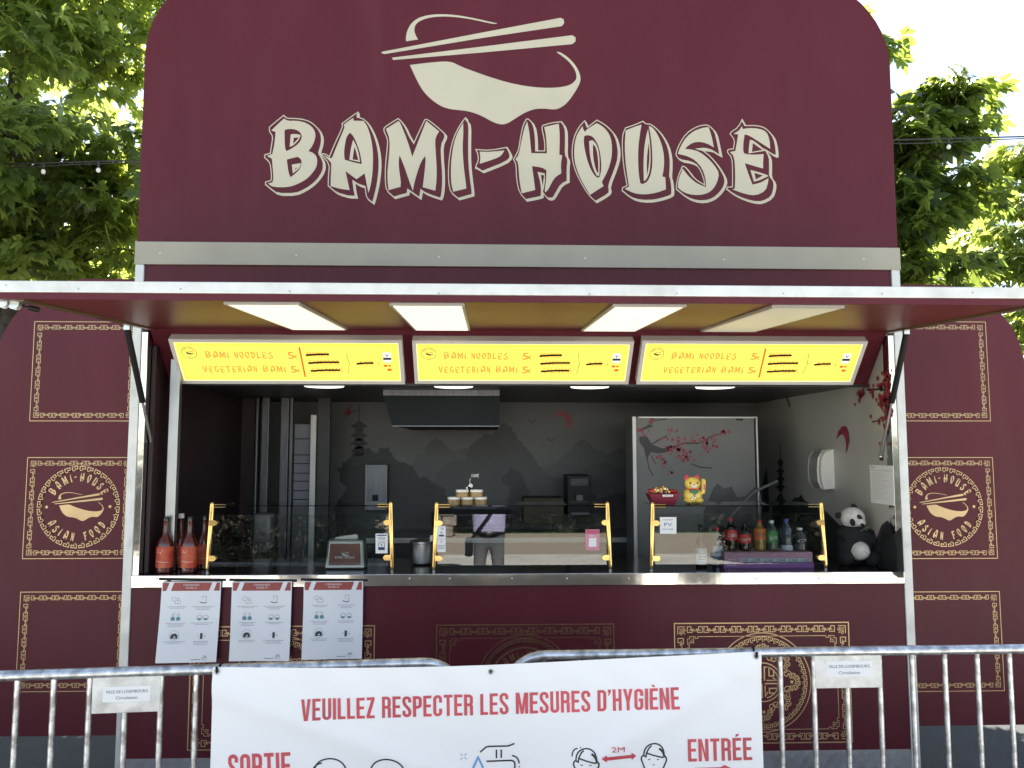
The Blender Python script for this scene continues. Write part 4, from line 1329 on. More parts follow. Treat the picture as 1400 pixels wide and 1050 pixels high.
# napkin holder
Yn = .17
xa_, xb_ = at(444, 757, Yn).x, at(499, 757, Yn).x
xm, wn_ = (xa_ + xb_) / 2, xb_ - xa_
zt_ = at(470, 738, Yn).z
nap = thing('napkin_holder', (xm, Yn + .06, ZK), 'grey napkin holder with dark red card front and white napkins on top', 'napkin holder')
MB().hexa([(xm - wn_ / 2, Yn, ZK), (xm + wn_ / 2, Yn, ZK), (xm + wn_ / 2, Yn + .13, ZK), (xm - wn_ / 2, Yn + .13, ZK),
           (xm - wn_ * .45, Yn + .01, zt_), (xm + wn_ * .45, Yn + .01, zt_), (xm + wn_ * .45, Yn + .12, zt_), (xm - wn_ * .45, Yn + .12, zt_)]).build('case', 'steel_dull', nap, bevel=.012)
Ink().quad([(xm - wn_ * .40, ZK + .025), (xm + wn_ * .40, ZK + .025), (xm + wn_ * .37, zt_ - .022), (xm - wn_ * .37, zt_ - .022)]).build('card', 'napkin_card', nap, lambda u, v: Vector((u, Yn - .002 + (v - ZK) / (zt_ - ZK) * .01 - .002, v)))
k = Ink(); brush(k, 'BAMI-HOUSE', xm - wn_ * .25, ZK + .062, .013, width=wn_ * .5)
s_ = wn_ * .22 / 1300
bowl(k, lambda x, y: (xm + (x - 690) * s_, ZK + .086 - (y - 400) * s_))
k.build('print', 'paper_white', nap, lambda u, v: Vector((u, Yn - .0055 + (v - ZK) / (zt_ - ZK) * .01, v)))
MB().hexa([(xm - .085, Yn + .05, zt_ - .01), (xm + .062, Yn + .05, zt_ - .01), (xm + .062, Yn + .09, zt_ - .01), (xm - .085, Yn + .09, zt_ - .01),
           (xm - .06, Yn + .045, zt_ + .008), (xm + .06, Yn + .04, zt_ + .026), (xm + .06, Yn + .06, zt_ + .026), (xm - .05, Yn + .07, zt_ + .012)]).build('napkins', 'paper_white', nap)

# steel pot between the guards
Yp = .36
p0 = at(577, 757, Yp); hp_ = at(577, 735, Yp).z - ZK
pot = thing('steel_pot', (p0.x, Yp, ZK), 'round dark steel pot with lid between two glass guards', 'pot')
MB().lathe([(.045, 0), (.066, .012), (.072, hp_ * .45), (.070, hp_ * .80), (.073, hp_ * .82)], (p0.x, Yp, ZK), 24).build('vessel', 'steel_dull', pot, True)
MB().lathe([(.073, hp_ * .82), (.072, hp_ * .88), (.03, hp_ * .97), (.008, hp_)], (p0.x, Yp, ZK), 24).build('lid', 'steel_dull', pot, True)
MB().box((p0.x + .06, Yp - .03, ZK + hp_ + .0), (.022, .016, .034)).build('handle', 'paper_white', pot, bevel=.004)

# jars on the middle shelf
jr = .0365
Yj = .22
jz = at(640, 679.4, Yj).z - ZS
for i, (px, lvl, lab) in enumerate(((620.8, 0, 'small white-lidded nut jar, bottom row, left end'), (639, 0, 'small white-lidded nut jar, bottom row, middle'), (657, 0, 'small white-lidded nut jar, bottom row, right end'),
                       (632, 1, 'small white-lidded nut jar, upper row, left of the figurine'), (651.5, 1, 'small white-lidded nut jar, upper row, right side'))):
    x = at(px, 684, Yj).x
    z = ZS + lvl * (jz + .0005)
    j = thing('nut_jar', (x, Yj, z), lab, 'jar', 'stacked nut jars')
    MB().lathe([(jr * .94, 0), (jr, .002), (jr, jz * .64), (jr * .93, jz * .68)], (x, Yj, z), 20).build('contents', 'nuts', j, True)
    MB().lathe([(jr * 1.02, jz * .69), (jr * 1.02, jz * .97), (jr * .97, jz)], (x, Yj, z), 20).build('lid', 'white', j, True)
fx_, fz_ = at(642, 668, Yj).x, ZS + 2 * (jz + .0005)
fig = thing('panda_figurine', (fx_, Yj, fz_), 'tiny black and white figurine holding a wire price, on top of the nut jars', 'figurine')
MB().ball((fx_ + .006, Yj, fz_ + .022), (.013, .012, .013)).build('head', 'white', fig, True)
MB().ball((fx_ - .002, Yj, fz_ + .009), (.014, .012, .010)).build('body', 'black', fig, True)
MB().ball((fx_ - .014, Yj - .004, fz_ + .008), (.006, .007, .009)).build('foot', 'white', fig, True)
for s in (-1, 1): MB().ball((fx_ + .006 + s * .010, Yj, fz_ + .033), .0045, 8, 6).build('ear', 'black', fig, True)
MB().tube([(fx_ + .002, Yj, fz_ + .03), (fx_ + .001, Yj, fz_ + .05), (fx_ + .004, Yj, fz_ + .066)], .0010, 6).build('wire', 'alu', fig)
k = Ink(); k.text('10€', 650, 652.5, 4.6, flip=-1, align='c', width=10); k.build('price', 'white', fig, lambda a, b: at(a, b, Yj))

# candy box and waving cat on the right shelf
Yc = .22
xa_, xb_ = at(886, 680, Yc).x, at(927, 680, Yc).x
zc = at(900, 675, Yc).z
bask = thing('candy_box', ((xa_ + xb_) / 2, Yc, ZS), 'dark red card box full of wrapped sweets beside the waving cat', 'sweets box')
xm = (xa_ + xb_) / 2; hw = (xb_ - xa_) / 2
MB().hexa([(xm - hw * .72, Yc - .03, ZS), (xm + hw * .72, Yc - .03, ZS), (xm + hw * .72, Yc + .06, ZS), (xm - hw * .72, Yc + .06, ZS),
           (xm - hw, Yc - .05, zc), (xm + hw, Yc - .05, zc + .004), (xm + hw, Yc + .08, zc + .004), (xm - hw, Yc + .08, zc)]).build('tray', 'basket', bask)
MB().box((xm + hw * .18, Yc - .0525, zc - .008), (.060, .002, .011)).build('name_tag', 'paper_white', bask)
k = Ink(); k.text('HOMEMADE', xm + hw * .18, zc - .0105, .005, align='c', width=.05); k.build('print', 'ink_dark', bask, lambda u, v: Vector((u, Yc - .0545, v)))
rnd = random.Random(9)
for i in range(13):
    c = Vector((xm + rnd.uniform(-.8, .8) * hw, Yc + rnd.uniform(-.04, .05), zc + .004 + rnd.uniform(0, .012)))
    c.z += .018 * (1 - abs(c.x - xm) / hw)
    rot = Matrix.Rotation(rnd.uniform(-.7, .7), 3, 'Y') @ Matrix.Rotation(rnd.uniform(0, 3), 3, 'Z')
    MB().lathe([(.001, -.032), (.010, -.028), (.004, -.018), (.011, -.010), (.013, .0), (.011, .010), (.004, .018), (.010, .028), (.001, .032)], c, 8, rot @ Matrix.Rotation(R(90), 3, 'Y')).build('sweet', 'candy_gold' if i % 3 == 0 else 'candy_red', bask, True)
cx0 = at(946.5, 680, Yc).x
hc = at(946, 649, Yc).z - ZS
cat_ = thing('waving_cat', (cx0, Yc, ZS), 'golden waving cat figure with red ears and green bib on the glass shelf', 'cat figure')
MB().ball((cx0, Yc, ZS + hc * .27), (hc * .33, hc * .28, hc * .30), 20, 12).ball((cx0 - hc * .1, Yc - .01, ZS + hc * .12), (hc * .24, hc * .26, hc * .12)).ball((cx0 + hc * .17, Yc - .01, ZS + hc * .12), (hc * .2, hc * .24, hc * .12)).build('body', 'cat_gold', cat_, True)
MB().ball((cx0, Yc - .006, ZS + hc * .69), (hc * .275, hc * .24, hc * .235), 20, 12).build('head', 'cat_gold', cat_, True)
MB().ball((cx0, Yc - .006 - hc * .2, ZS + hc * .61), (hc * .10, hc * .06, hc * .06)).build('muzzle', 'white', cat_, True)
for s in (-1, 1):
    e = Vector((cx0 + s * hc * .18, Yc, ZS + hc * .91))
    MB().lathe([(hc * .105, -hc * .08), (hc * .095, 0), (hc * .05, hc * .07), (.001, hc * .09)], e, 12, sy=.55).build('ear', 'cat_red', cat_, True)
    MB().ball((cx0 + s * hc * .12, Yc - .006 - hc * .21, ZS + hc * .72), (hc * .035, hc * .025, hc * .035), 8, 6).build('eye', 'black', cat_, True)
MB().ball((cx0, Yc - .006 - hc * .25, ZS + hc * .655), hc * .022, 8, 6).build('nose', 'cat_red', cat_)
MB().lathe([(hc * .215, -.004), (hc * .235, 0), (hc * .215, .005)], (cx0, Yc, ZS + hc * .50), 18).build('collar', 'cat_red', cat_, True)
MB().prism([(cx0 - hc * .16, ZS + hc * .47), (cx0 - hc * .14, ZS + hc * .40), (cx0, ZS + hc * .33), (cx0 + hc * .14, ZS + hc * .40), (cx0 + hc * .17, ZS + hc * .47)], Yc - hc * .30, Yc - hc * .20).build('bib', 'cat_green', cat_)
MB().tube([(cx0 + hc * .25, Yc, ZS + hc * .34), (cx0 + hc * .37, Yc - .005, ZS + hc * .40), (cx0 + hc * .385, Yc - .008, ZS + hc * .60), (cx0 + hc * .38, Yc - .01, ZS + hc * .76)], [hc * .08, hc * .085, hc * .08, hc * .085], 12).ball((cx0 + hc * .38, Yc - .01, ZS + hc * .78), hc * .09).build('raised_paw', 'cat_gold', cat_, True)
rot = Matrix.Rotation(R(28), 3, 'Y')
MB().ball((cx0 - hc * .04, Yc - hc * .27, ZS + hc * .17), (hc * .085, hc * .03, hc * .19), 14, 8, rot).build('coin', 'candy_gold', cat_, True)
mb = MB()
for i in range(4): mb.box(Vector((cx0 - hc * .04, Yc - hc * .303, ZS + hc * .17)) + rot @ Vector((0, 0, (i - 1.5) * hc * .075)), (hc * .07, .002, hc * .03), rot)
o = mb.build('coin_marks', 'black', cat_); o['kind'] = 'stuff'
MB().box((cx0 + hc * .385, Yc - .012 - hc * .085, ZS + hc * .58), (hc * .045, .003, hc * .2)).build('paw_mark', 'cat_red', cat_)

# price box and drinks
Yd = .17
xa_, xb_ = at(990.5, 765, Yd).x, at(1111, 765, Yd).x
zd = at(1050, 755.3, Yd).z
zm = at(1050, 768.6, Yd).z
pb = thing('price_box', ((xa_ + xb_) / 2, Yd, ZK), 'pink and violet price box carrying the soft drink bottles', 'price box')
MB().span((xa_, Yd, zm + .001), (xb_, Yd + .20, zd)).build('upper_face', 'pink', pb)
MB().span((xa_ - .004, Yd - .002, ZK), (xb_ + .006, Yd + .20, zm)).build('lower_face', 'violet', pb)
k = Ink(); 
for px in (1017, 1034, 1051, 1068, 1085, 1101): k.text('2.50€' if px < 1100 else '1.50€', px, 767.6, 3.8, flip=-1, align='c', width=12.5)
k.build('prices', 'navy', pb, lambda u, v: at(u, v, Yd - .003))
k = Ink(); k.rect(1010.5, 763.2, 1108, 768.2); k.build('price_strip', 'label_pale', pb, lambda u, v: at(u, v, Yd - .0015))
k = Ink(); k.text('drinks', 1001, 766, 3, flip=-1, align='c', width=10); k.text('soft drinks', 1001, 773.5, 1.6, flip=-1, align='c', width=13); k.build('caption', 'paper_white', pb, lambda u, v: at(u, v, Yd - .004))
Yb = Yd + .085
DR = [(998.5, 708.5, 17, 'cola', 'red', 'red', 'cola bottle with red cap, left of another cola bottle', 'Coca-Cola', 'white', (.34, .66)),
      (1017.5, 714.5, 17.5, 'cola', 'red', 'cola', 'cola bottle with dark cap, beside the orange drink', 'Coca-Cola', 'white', (.28, .60)),
      (1038, 710.5, 16.5, 'orange_drink', 'label_orange', 'red', 'orange soft drink bottle with red cap', 'FANTA', 'navy', (.36, .72)),
      (1054.5, 711.5, 16, 'green_drink', 'label_green', 'white', 'lemonade bottle with green label and white cap', 'Sprite', 'white', (.26, .66)),
      (1074.5, 709.5, 15.5, 'blue_drink', 'label_pale', 'label_blue', 'water bottle with blue cap and pale label', 'A', 'navy', (.02, .18)),
      (1093, 721.5, 17.5, 'clear_drink', 'dark', 'white', 'squat clear water bottle with white cap and dark label', 'O', 'label_pale', (.30, .62))]
for px, top, w, body, lm, cm, lab, tx, tm, lz in DR:
    bottle('drink_bottle', px, top, Yb, zd, w, P_PET, body, lm, cm, lab, 'bottle', 'soft drinks on the price box', lz, tx, tm)
bottle('beer_bottle', 957.7, 717.5, .19, ZK, 15, P_BEER, 'brown_glass', 'label_pale', 'black', 'dark brown beer bottle with oval white label standing on the counter', 'bottle', None, (.08, .46), 'BEER', 'ink_dark')
bottle('drink_bottle', 980, 721, .25, ZK, 14.5, P_PET, 'blue_drink', 'label_pale', 'red', 'water bottle with red cap and pale blue label beside the beer bottle', 'bottle', None, (.26, .52), 'wa', 'label_blue')

# plush panda
Yq = .26
pc = at(1166, 735, Yq).x
ph = at(1166, 690, Yq).z - ZK
pan = thing('plush_panda', (pc, Yq, ZK), 'sitting plush panda with tilted head on the right end of the counter', 'plush toy')
u = ph / 92.0                                   # metres per photo-pixel of the toy
def Q(px, py, dy=0): return Vector((pc + (px - 1166) * u, Yq + dy, ZK + (781 - py) * u))
MB().ball(Q(1166, 752), (28 * u, 24 * u, 28 * u), 22, 14).ball(Q(1166, 735, -.004), (24 * u, 20 * u, 20 * u), 20, 12).build('body', 'fur_black', pan, True)
MB().ball(Q(1167, 757, -.030), (16 * u, 29 * u, 16 * u), 18, 12).build('belly', 'fur_white', pan, True)
th_ = Matrix.Rotation(R(-14), 3, 'Y')
hd = Q(1164.5, 709, -.015)
MB().ball(hd, (18.5 * u, 17 * u, 16.5 * u), 22, 14, th_).ball(hd + th_ @ Vector((3 * u, -13 * u, -6 * u)), (9.5 * u, 8 * u, 7 * u), 14, 10).build('head', 'fur_white', pan, True)
for s, a in ((-1, (1143.5, 705.5)), (1, (1168.5, 692.5))):
    MB().ball(Q(*a, -.006), (5.2 * u, 3.5 * u, 5.2 * u), 12, 8).build('ear', 'fur_black', pan, True)
for a, rr_ in (((1157, 714.5), -8), ((1168.3, 707.5), -35)):
    q = Q(*a, 0); q.y = hd.y - 15.8 * u
    MB().ball(q, (4 * u, 3 * u, 5.8 * u), 12, 8, Matrix.Rotation(R(rr_), 3, 'Y')).build('eye_patch', 'fur_black', pan, True)
q = Q(1169.5, 717.5); q.y = hd.y - 20.5 * u
MB().ball(q, (3.2 * u, 2.5 * u, 2.2 * u), 10, 6).build('nose', 'fur_black', pan, True)
for s, a, b, c in ((-1, (1147, 733), (1150, 738), (1163, 731)), (1, (1190, 733), (1187, 740), (1172, 732))):
    MB().tube([Q(*a, -.01), Q(*b, -.05), Q(*c, -.062)], [9 * u, 8.5 * u, 7 * u], 14).ball(Q(*c, -.062), 7 * u, 12, 8).build('arm', 'fur_black', pan, True)
for a in ((1147, 768), (1188, 769)):
    MB().ball(Q(*a, -.045), (12 * u, 17 * u, 12.5 * u), 16, 10).build('leg', 'fur_black', pan, True)
mb = MB()
for dx, dz, ln in ((0, 2, 10), (3, 0, 8), (-4, -1, 8), (5, 3, 9)):
    a = Q(1172 + dx, 726 - dz, -.085); mb.tube([a, a + Vector((ln * u * .6, 0, ln * u * .3))], [.004, .001], 6)
o = mb.build('bamboo', 'bamboo', pan); o['kind'] = 'stuff'

# paper towel dispenser and notice on the right wall
XW = XR - .085
A, B = atX(1124, 640, XW), atX(1137, 640, XW)
z0, z1 = atX(1122, 665.5, XW).z, atX(1122, 615, XW).z
td = thing('towel_dispenser', (XW, (A.y + B.y) / 2, z0), 'white paper towel dispenser on the right inner wall', 'dispenser')
ya, yb = B.y, A.y - .02
prof = [(0, z0), (.07, z0), (.095, z0 + .04), (.10, (z0 + z1) / 2), (.09, z1 - .05), (.06, z1 - .01), (0, z1)]
MB().prism(prof, ya, yb, lambda x, y, z: Vector((XW - .002 - x, y, z))).build('cover', 'dispenser_grey', td, bevel=.006)
MB().prism([(p[0] * .9, p[1]) for p in prof], ya - .035, ya - .001, lambda x, y, z: Vector((XW - .002 - x, y, z))).build('front_cover', 'dispenser_white', td, bevel=.01)
nt_ = thing('wall_notice', tuple(atX(1205, 690, XW)), 'white printed notice on the right inner wall above the panda', 'notice')
a = [atX(px, py, XW - .003) for px, py in ((1189, 635.5), (1221, 635.5), (1222.5, 691.5), (1189.5, 688))]
ya, yb, za, zb = a[1].y, a[0].y, a[2].z, a[0].z
MB().span((XW - .004, ya, za), (XW - .001, yb, zb)).build('sheet', 'paper_white', nt_)
k = Ink(); L, Hh = yb - ya, zb - za
k.rect(.05 * L, .86 * Hh, .95 * L, .868 * Hh)
k.text('Avis', .06 * L, .91 * Hh, .02)
for i in range(16):
    k.rect(.1 * L, (.80 - i * .045) * Hh, (.55 + .35 * ((i * 37) % 10) / 10) * L, (.805 - i * .045) * Hh)
k.build('print', 'ink_grey', nt_, lambda u, v: Vector((XW - .0048, yb - u, za + v)))

# ================================================================== kitchen behind
def bx(name, m, x0, y0, x1, y1, Ya, Yb_, label, cat, parts=(), bevel=.004):
    A, B = at(x0, y0, Ya), at(x1, y1, Ya)
    root = thing(name, ((A.x + B.x) / 2, Ya, B.z), label, cat)
    MB().span((A.x, Ya, B.z), (B.x, Yb_, A.z)).build('body', m, root, bevel=bevel)
    for nm, mm, u0, v0, u1, v1, d in parts:
        C_, D_ = at(u0, v0, Ya), at(u1, v1, Ya)
        MB().span((C_.x, Ya - d, D_.z), (D_.x, Ya - .0005, C_.z)).build(nm, mm, root, bevel=.002)
    return root
ZW = 1.24
wc = thing('work_counter', (0, 1.5, ZF), 'dark kitchen work counter along the back wall', 'counter')
MB().span((-1.2, 1.50, ZW - .04), (XR - .09, YB - .012, ZW)).build('worktop', 'steel_dull', wc, bevel=.004)
MB().span((-1.18, 1.53, ZF), (XR - .10, YB - .012, ZW - .041)).build('cabinet', 'dark', wc)
cab = thing('tall_cabinet', (at(950, 700, 1.1).x, 1.1, ZF), 'tall pale cabinet painted with a cherry blossom branch, behind the waving cat', 'cabinet')
A, B = at(868, 570, 1.1), at(1036, 780, 1.1)
MB().span((A.x, 1.1, ZF), (B.x, 1.48, A.z)).build('body', 'mural_cab_shaded', cab)
for x0, x1, y0, y1 in ((864, 872, 569.5, 800), (1034.5, 1038.5, 569.5, 800), (872.3, 1034, 569.5, 572)):
    C_, D_ = at(x0, y0, 1.1), at(x1, y1, 1.1)
    MB().span((C_.x, 1.085, max(D_.z, ZF)), (D_.x, 1.0985, C_.z)).build('frame_bar', 'silver_frame', cab, bevel=.002)
cm = lambda off: (lambda px, py: at(px, py, 1.0995 - off))
rnd = random.Random(21)
br = Ink()
br.poly([(874,597),(884,596),(892,608),(905,613),(916,612),(914,618),(900,620),(890,618),(884,628),(880,612),(874,604)])
for p, w in (([(892,607),(903,600),(912,596)], 2), ([(882,585),(895,575),(912,573)], 1.6), ([(874,588),(892,582)], 3), ([(916,614),(935,606),(955,606)], 2.2), ([(955,606),(972,597),(985,593)], 1.3),
             ([(885,626),(887,640),(893,650)], 1.4), ([(890,622),(896,634)], 1.2), ([(945,634),(958,639),(973,640)], 1.6), ([(1006,573),(1016,574)], 3)): br.stroke(p, w)
tag(br.build('painted_branch', 'mural_dark', cab, cm(.0005)), kind='stuff')
fl = Ink()
for cx, cy, n, sx, sy in ((926,612,46,11,8), (968,607,24,7,5), (904,632,10,4,2.5), (890,574,7,3,2), (878,590,6,2.5,3), (988,592,7,4,2), (940,627,9,5,4), (915,595,7,9,4), (920,648,3,4,3), (955,600,9,8,4)):
    for _ in range(n):
        x, y, q, w = cx + rnd.gauss(0, sx), cy + rnd.gauss(0, sy), rnd.uniform(1.3, 2.7), rnd.random()
        fl.quad([(x + q * math.cos(t * 1.2566 + w) * (1 if t % 1 == 0 else .6), y + q * math.sin(t * 1.2566 + w)) for t in range(5)])
tag(fl.build('painted_blossom', 'mural_red', cab, cm(.0012)), kind='stuff')
hl = Ink(); hl.poly([(962,700),(968,685),(975,668),(981,661),(990,668),(1000,665),(1008,680),(1020,678),(1034,664),(1034,760),(962,760)]); hl.build('painted_hills', 'mural_mid', cab, cm(.0006))

hood = thing('extractor_hood', (at(600, 560, 1.2).x, 1.2, at(600, 582, 1.2).z), 'dark extractor hood with a steel rim under the ceiling', 'extractor hood')
A, B = at(524, 541, .75), at(683, 582, .75)
MB().hexa([(A.x + .06, .75, B.z), (B.x, .75, B.z), (B.x, 2.0, B.z), (A.x + .06, 2.0, B.z), (A.x, .75, A.z), (B.x, .75, A.z), (B.x, 2.0, A.z), (A.x, 2.0, A.z)]).build('body', 'hood_black', hood)
MB().span((A.x, .74, A.z + .001), (B.x, 2.0, ZC - .002)).build('rim', 'metal_dim', hood)
MB().span((A.x + .06, .738, B.z - .006), (B.x, .749, B.z)).build('drip_edge', 'metal_dim', hood)
bx('wall_dispenser', 'metal_dim', 499, 635, 529, 698, 2.02, 2.11, 'brushed metal dispenser on the back wall below the pagoda', 'dispenser', (('lock', 'black', 509, 676.5, 517, 685, .004),))
bx('switch_box', 'grey_box', 347, 702, 370, 756, 1.45, 1.56, 'grey electrical box beside the door posts', 'electrical box', (('cover', 'steel_dull', 349, 704, 368, 741, .004),))
dr = thing('inner_door', (at(400, 700, 1.6).x, 1.6, ZF), 'dark back door with steel posts and a small barred window', 'door')
for x0, x1, m in ((357, 367, 'metal_dim'), (383, 394, 'metal_dim'), (395.5, 399.5, 'metal_dim'), (349, 352, 'metal_dim')):
    a0, a1 = at(x0, 640, 1.6).x, at(x1, 640, 1.6).x
    MB().span((a0, 1.58, ZF), (a1, 1.62, ZC - .001)).build('post', m, dr, bevel=.004)
a0, a1 = at(401, 640, 1.6).x, at(432, 640, 1.6).x
MB().span((a0, 1.605, ZF), (a1, 1.64, at(420, 690, 1.6).z)).build('lower_leaf', 'grey_box', dr)
a2 = at(424, 640, 1.6).x
MB().span((a2, 1.58, ZF), (a1, 1.604, at(420, 567, 1.6).z)).build('edge', 'silver_frame', dr, bevel=.004)
MB().span((a0, 1.62, at(420, 690, 1.6).z), (a2, 1.63, at(420, 580, 1.6).z)).build('window', 'paper_grey', dr)
for py in (600, 622, 634, 647, 658, 671, 683):
    z = at(412, py, 1.6).z
    MB().span((a0, 1.612, z - .003), (a2, 1.6195, z + .003)).build('bar', 'black', dr)
MB().span((a1 + .002, 1.62, ZF), (at(450, 640, 1.62).x, 1.66, ZC - .001)).build('door_frame', 'dark', dr)
MB().span((XL + .087, 1.64, ZF), (at(347, 640, 1.64).x, 1.66, ZC - .001)).build('side_leaf', 'maroon_inside_shaded', dr)
bx('storage_box', 'carton', 716, 681, 771, 716, 1.56, 1.85, 'dim tan carton on the back counter', 'carton')
bx('coffee_machine', 'black', 776, 650, 808, 708, 1.58, 1.9, 'black coffee machine on the back counter', 'machine', (('spout', 'grey_box', 787, 676, 796, 684, .05), ('tray', 'grey_box', 779, 700, 805, 703, .06), ('panel', 'dark', 780, 654, 804, 664, .003)))
bx('griddle', 'black', 590, 702, 700, 720, 1.55, 1.95, 'long black griddle on the back counter under the hood', 'griddle', (('rail', 'dark', 592, 703, 698, 705, .02), ('knob', 'dark', 610, 711, 615, 716, .012), ('knob', 'dark', 640, 711, 645, 716, .012), ('knob', 'dark', 670, 711, 675, 716, .012)))
tp = thing('tap', tuple(at(1000, 708, .95)), 'bent steel tap rising behind the drink bottles', 'tap')
MB().tube([at(999, 722, .95), at(1001, 705, .95), at(1016, 688, .95), at(1027, 676, .95), at(1034, 671, .95), at(1063, 657.5, .95)], .010, 10).build('spout', 'grey_box', tp, True)
MB().tube([at(1038.5, 722, .95), at(1039, 677, .95)], .008, 10).build('riser', 'grey_box', tp, True)
MB().span((at(985, 722, .95).x, .85, ZF), (at(1062, 722, .95).x, 1.05, at(1000, 722, .95).z)).build('sink_block', 'dark', tp)
# ================================================================== posters hung from the counter edge
def poster(x0, x1, ytop, ybot, yband, label, seed, skew=0):
    Y = -.030
    A, B = at(x0, ytop, Y), at(x1, ytop, Y)
    zt, zb = A.z, at((x0 + x1) / 2, ybot, Y).z
    W, H = B.x - A.x, zt - zb
    root = thing('notice_poster', ((A.x + B.x) / 2, Y, zb), label, 'poster', 'white notices hung below the counter')
    rnd = random.Random(seed)
    ph_ = rnd.random() * 6
    bow = lambda u, v: .006 * math.sin(3.1 * u / W + ph_) * (1 - v / H) + .010 * (1 - v / H) ** 2 + .003 * math.sin(5 * v / H + ph_)
    def S(u, v, off=0): return Vector((A.x + u + (v / H - 1) * skew, Y - bow(u, v) - off, zb + v))
    V, F = [], []
    nx, ny = 8, 10
    for t in (0, .0015):
        for j in range(ny + 1):
            for i in range(nx + 1): V.append(S(W * i / nx, H * j / ny, -t))
    M = (nx + 1) * (ny + 1)
    for j in range(ny):
        for i in range(nx):
            a = j * (nx + 1) + i
            F.append((a, a + 1, a + nx + 2, a + nx + 1)); F.append((M + a, M + a + nx + 1, M + a + nx + 2, M + a + 1))
    sh = finish('sheet', V, F, 'paper', root, True)
    on = lambda o: (lambda u, v: S(u, v, o))
    X_ = lambda f: f * W
    Y_ = lambda f: f * H
    k = Ink()
    def par(a, b, c, d):
        n = 4
        for i in range(n):
            k.quad([(X_(a + (b - a) * i / n), Y_(.885)), (X_(a + (b - a) * (i + 1) / n), Y_(.885)), (X_(c + (d - c) * (i + 1) / n), Y_(.99)), (X_(c + (d - c) * i / n), Y_(.99))])
    par(.02, .08, .02, .13); par(.16, .80, .21, .85); par(.88, .98, .93, .98)
    k.build('red_header', 'poster_red', sh, on(.0012))
    k = Ink()
    k.text('CORONAVIRUS', X_(.5), Y_(.948), .010, align='c', width=X_(.27)); k.text('COVID-19', X_(.5), Y_(.912), .010, align='c', width=X_(.19))
    k.build('header_text', 'paper_white', sh, on(.0022))
    k = Ink(); d = Ink(); t = Ink()
    for col, cx in enumerate((.28, .72)):
        for row, cy in enumerate((.74, .535, .31)):
            for l in range(2 + (row + col) % 2):
                w = rnd.uniform(.24, .38) * (1 if l == 0 else .7)
                x = cx - w / 2
                while x < cx + w / 2:
                    g = rnd.uniform(.015, .04)
                    k.rect(X_(x), Y_(cy - .055 - l * .018), X_(min(x + g, cx + w / 2)), Y_(cy - .049 - l * .018))
                    x += g + .008
    c = (X_(.26), Y_(.765)); d.ring((c[0] - .012, c[1] + .008), .011, .0012, 14); d.stroke([(c[0], c[1] + .012), (c[0] + .016, c[1] + .010), (c[0] + .024, c[1] - .014)], .0014); d.stroke([(c[0] - .006, c[1] - .002), (c[0] - .004, c[1] - .016), (c[0] + .022, c[1] - .016)], .0014); d.disc((c[0] + .008, c[1]), .003, 8)
    c = (X_(.72), Y_(.765)); d.stroke([(c[0] - .02, c[1] - .008), (c[0] - .004, c[1] - .014), (c[0] + .016, c[1] - .012)], .004); d.stroke([(c[0] - .006, c[1] + .004), (c[0] - .006, c[1] + .022), (c[0] + .014, c[1] + .020), (c[0] + .012, c[1] - .008)], .0014)
    c = (X_(.27), Y_(.545))
    for s in (-1, 1):
        t.poly([(c[0] + s * .014 - .011, c[1] - .012), (c[0] + s * .014 + .011, c[1] - .012), (c[0] + s * .014 + .010, c[1] + .004), (c[0] + s * .014, c[1] + .009), (c[0] + s * .014 - .010, c[1] + .004)])
        d.ring((c[0] + s * .014, c[1] + .018), .006, .0012, 10); d.stroke([(c[0] + s * .004, c[1] + .026), (c[0] + s * .010, c[1] + .030)], .001)
    c = (X_(.72), Y_(.545))
    for s in (-1, 1):
        d.ring((c[0] + s * .017, c[1] + .002), .013, .0014, 16); t.poly([(c[0] + s * .017 - .010, c[1] - .001), (c[0] + s * .017 + .010, c[1] - .001), (c[0] + s * .017 + .006, c[1] - .012), (c[0] + s * .017 - .006, c[1] - .012)])
    c = (X_(.27), Y_(.325)); d.poly([(c[0] - .018, c[1] - .012), (c[0] + .018, c[1] - .012), (c[0] + .018, c[1] + .004), (c[0] + .008, c[1] + .014), (c[0] - .010, c[1] + .012), (c[0] - .018, c[1] + .002)], [[(c[0] - .006, c[1] - .008), (c[0] + .008, c[1] - .008), (c[0] + .004, c[1] + .002)]])
    d.ring((c[0], c[1] + .004), .024, .001, 20)
    c = (X_(.72), Y_(.325)); d.rect(c[0] - .006, c[1] - .016, c[0] + .007, c[1] + .014); d.stroke([(c[0] - .016, c[1] + .006), (c[0] - .016, c[1] - .004)], .0016); d.stroke([(c[0] + .014, c[1] - .002), (c[0] + .022, c[1] - .002)], .003)
    d.stroke([(X_(.78), Y_(.045)), (X_(.80), Y_(.07)), (X_(.83), Y_(.06))], .003); d.rect(X_(.58), Y_(.032), X_(.74), Y_(.038)); d.ring((X_(.80), Y_(.055)), .012, .001, 12)
    tag(k.build('body_text', 'ink_grey', sh, on(.0012)), kind='stuff'); tag(d.build('pictograms', 'ink_dark', sh, on(.0014)), kind='stuff'); tag(t.build('masks', 'ink_teal', sh, on(.0016)), kind='stuff')
    a, b = at(x0 - 4, yband, -.02), at(x1 + 6, yband + 1.2, -.02)
    MB().hexa([a + Vector((0, -.002, -.007)), b + Vector((0, -.002, -.007)), b + Vector((0, .003, -.007)), a + Vector((0, .003, -.007)),
               a + Vector((0, -.002, .005)), b + Vector((0, -.002, .005)), b + Vector((0, .003, .005)), a + Vector((0, .003, .005))]).build('tape', 'black', root)
    for fx2 in (.1, .9):
        MB().span((A.x + W * fx2 - .006, Y + .002, zt - .002), (A.x + W * fx2 + .006, -.017, zt + .006)).build('tab', 'black', root)
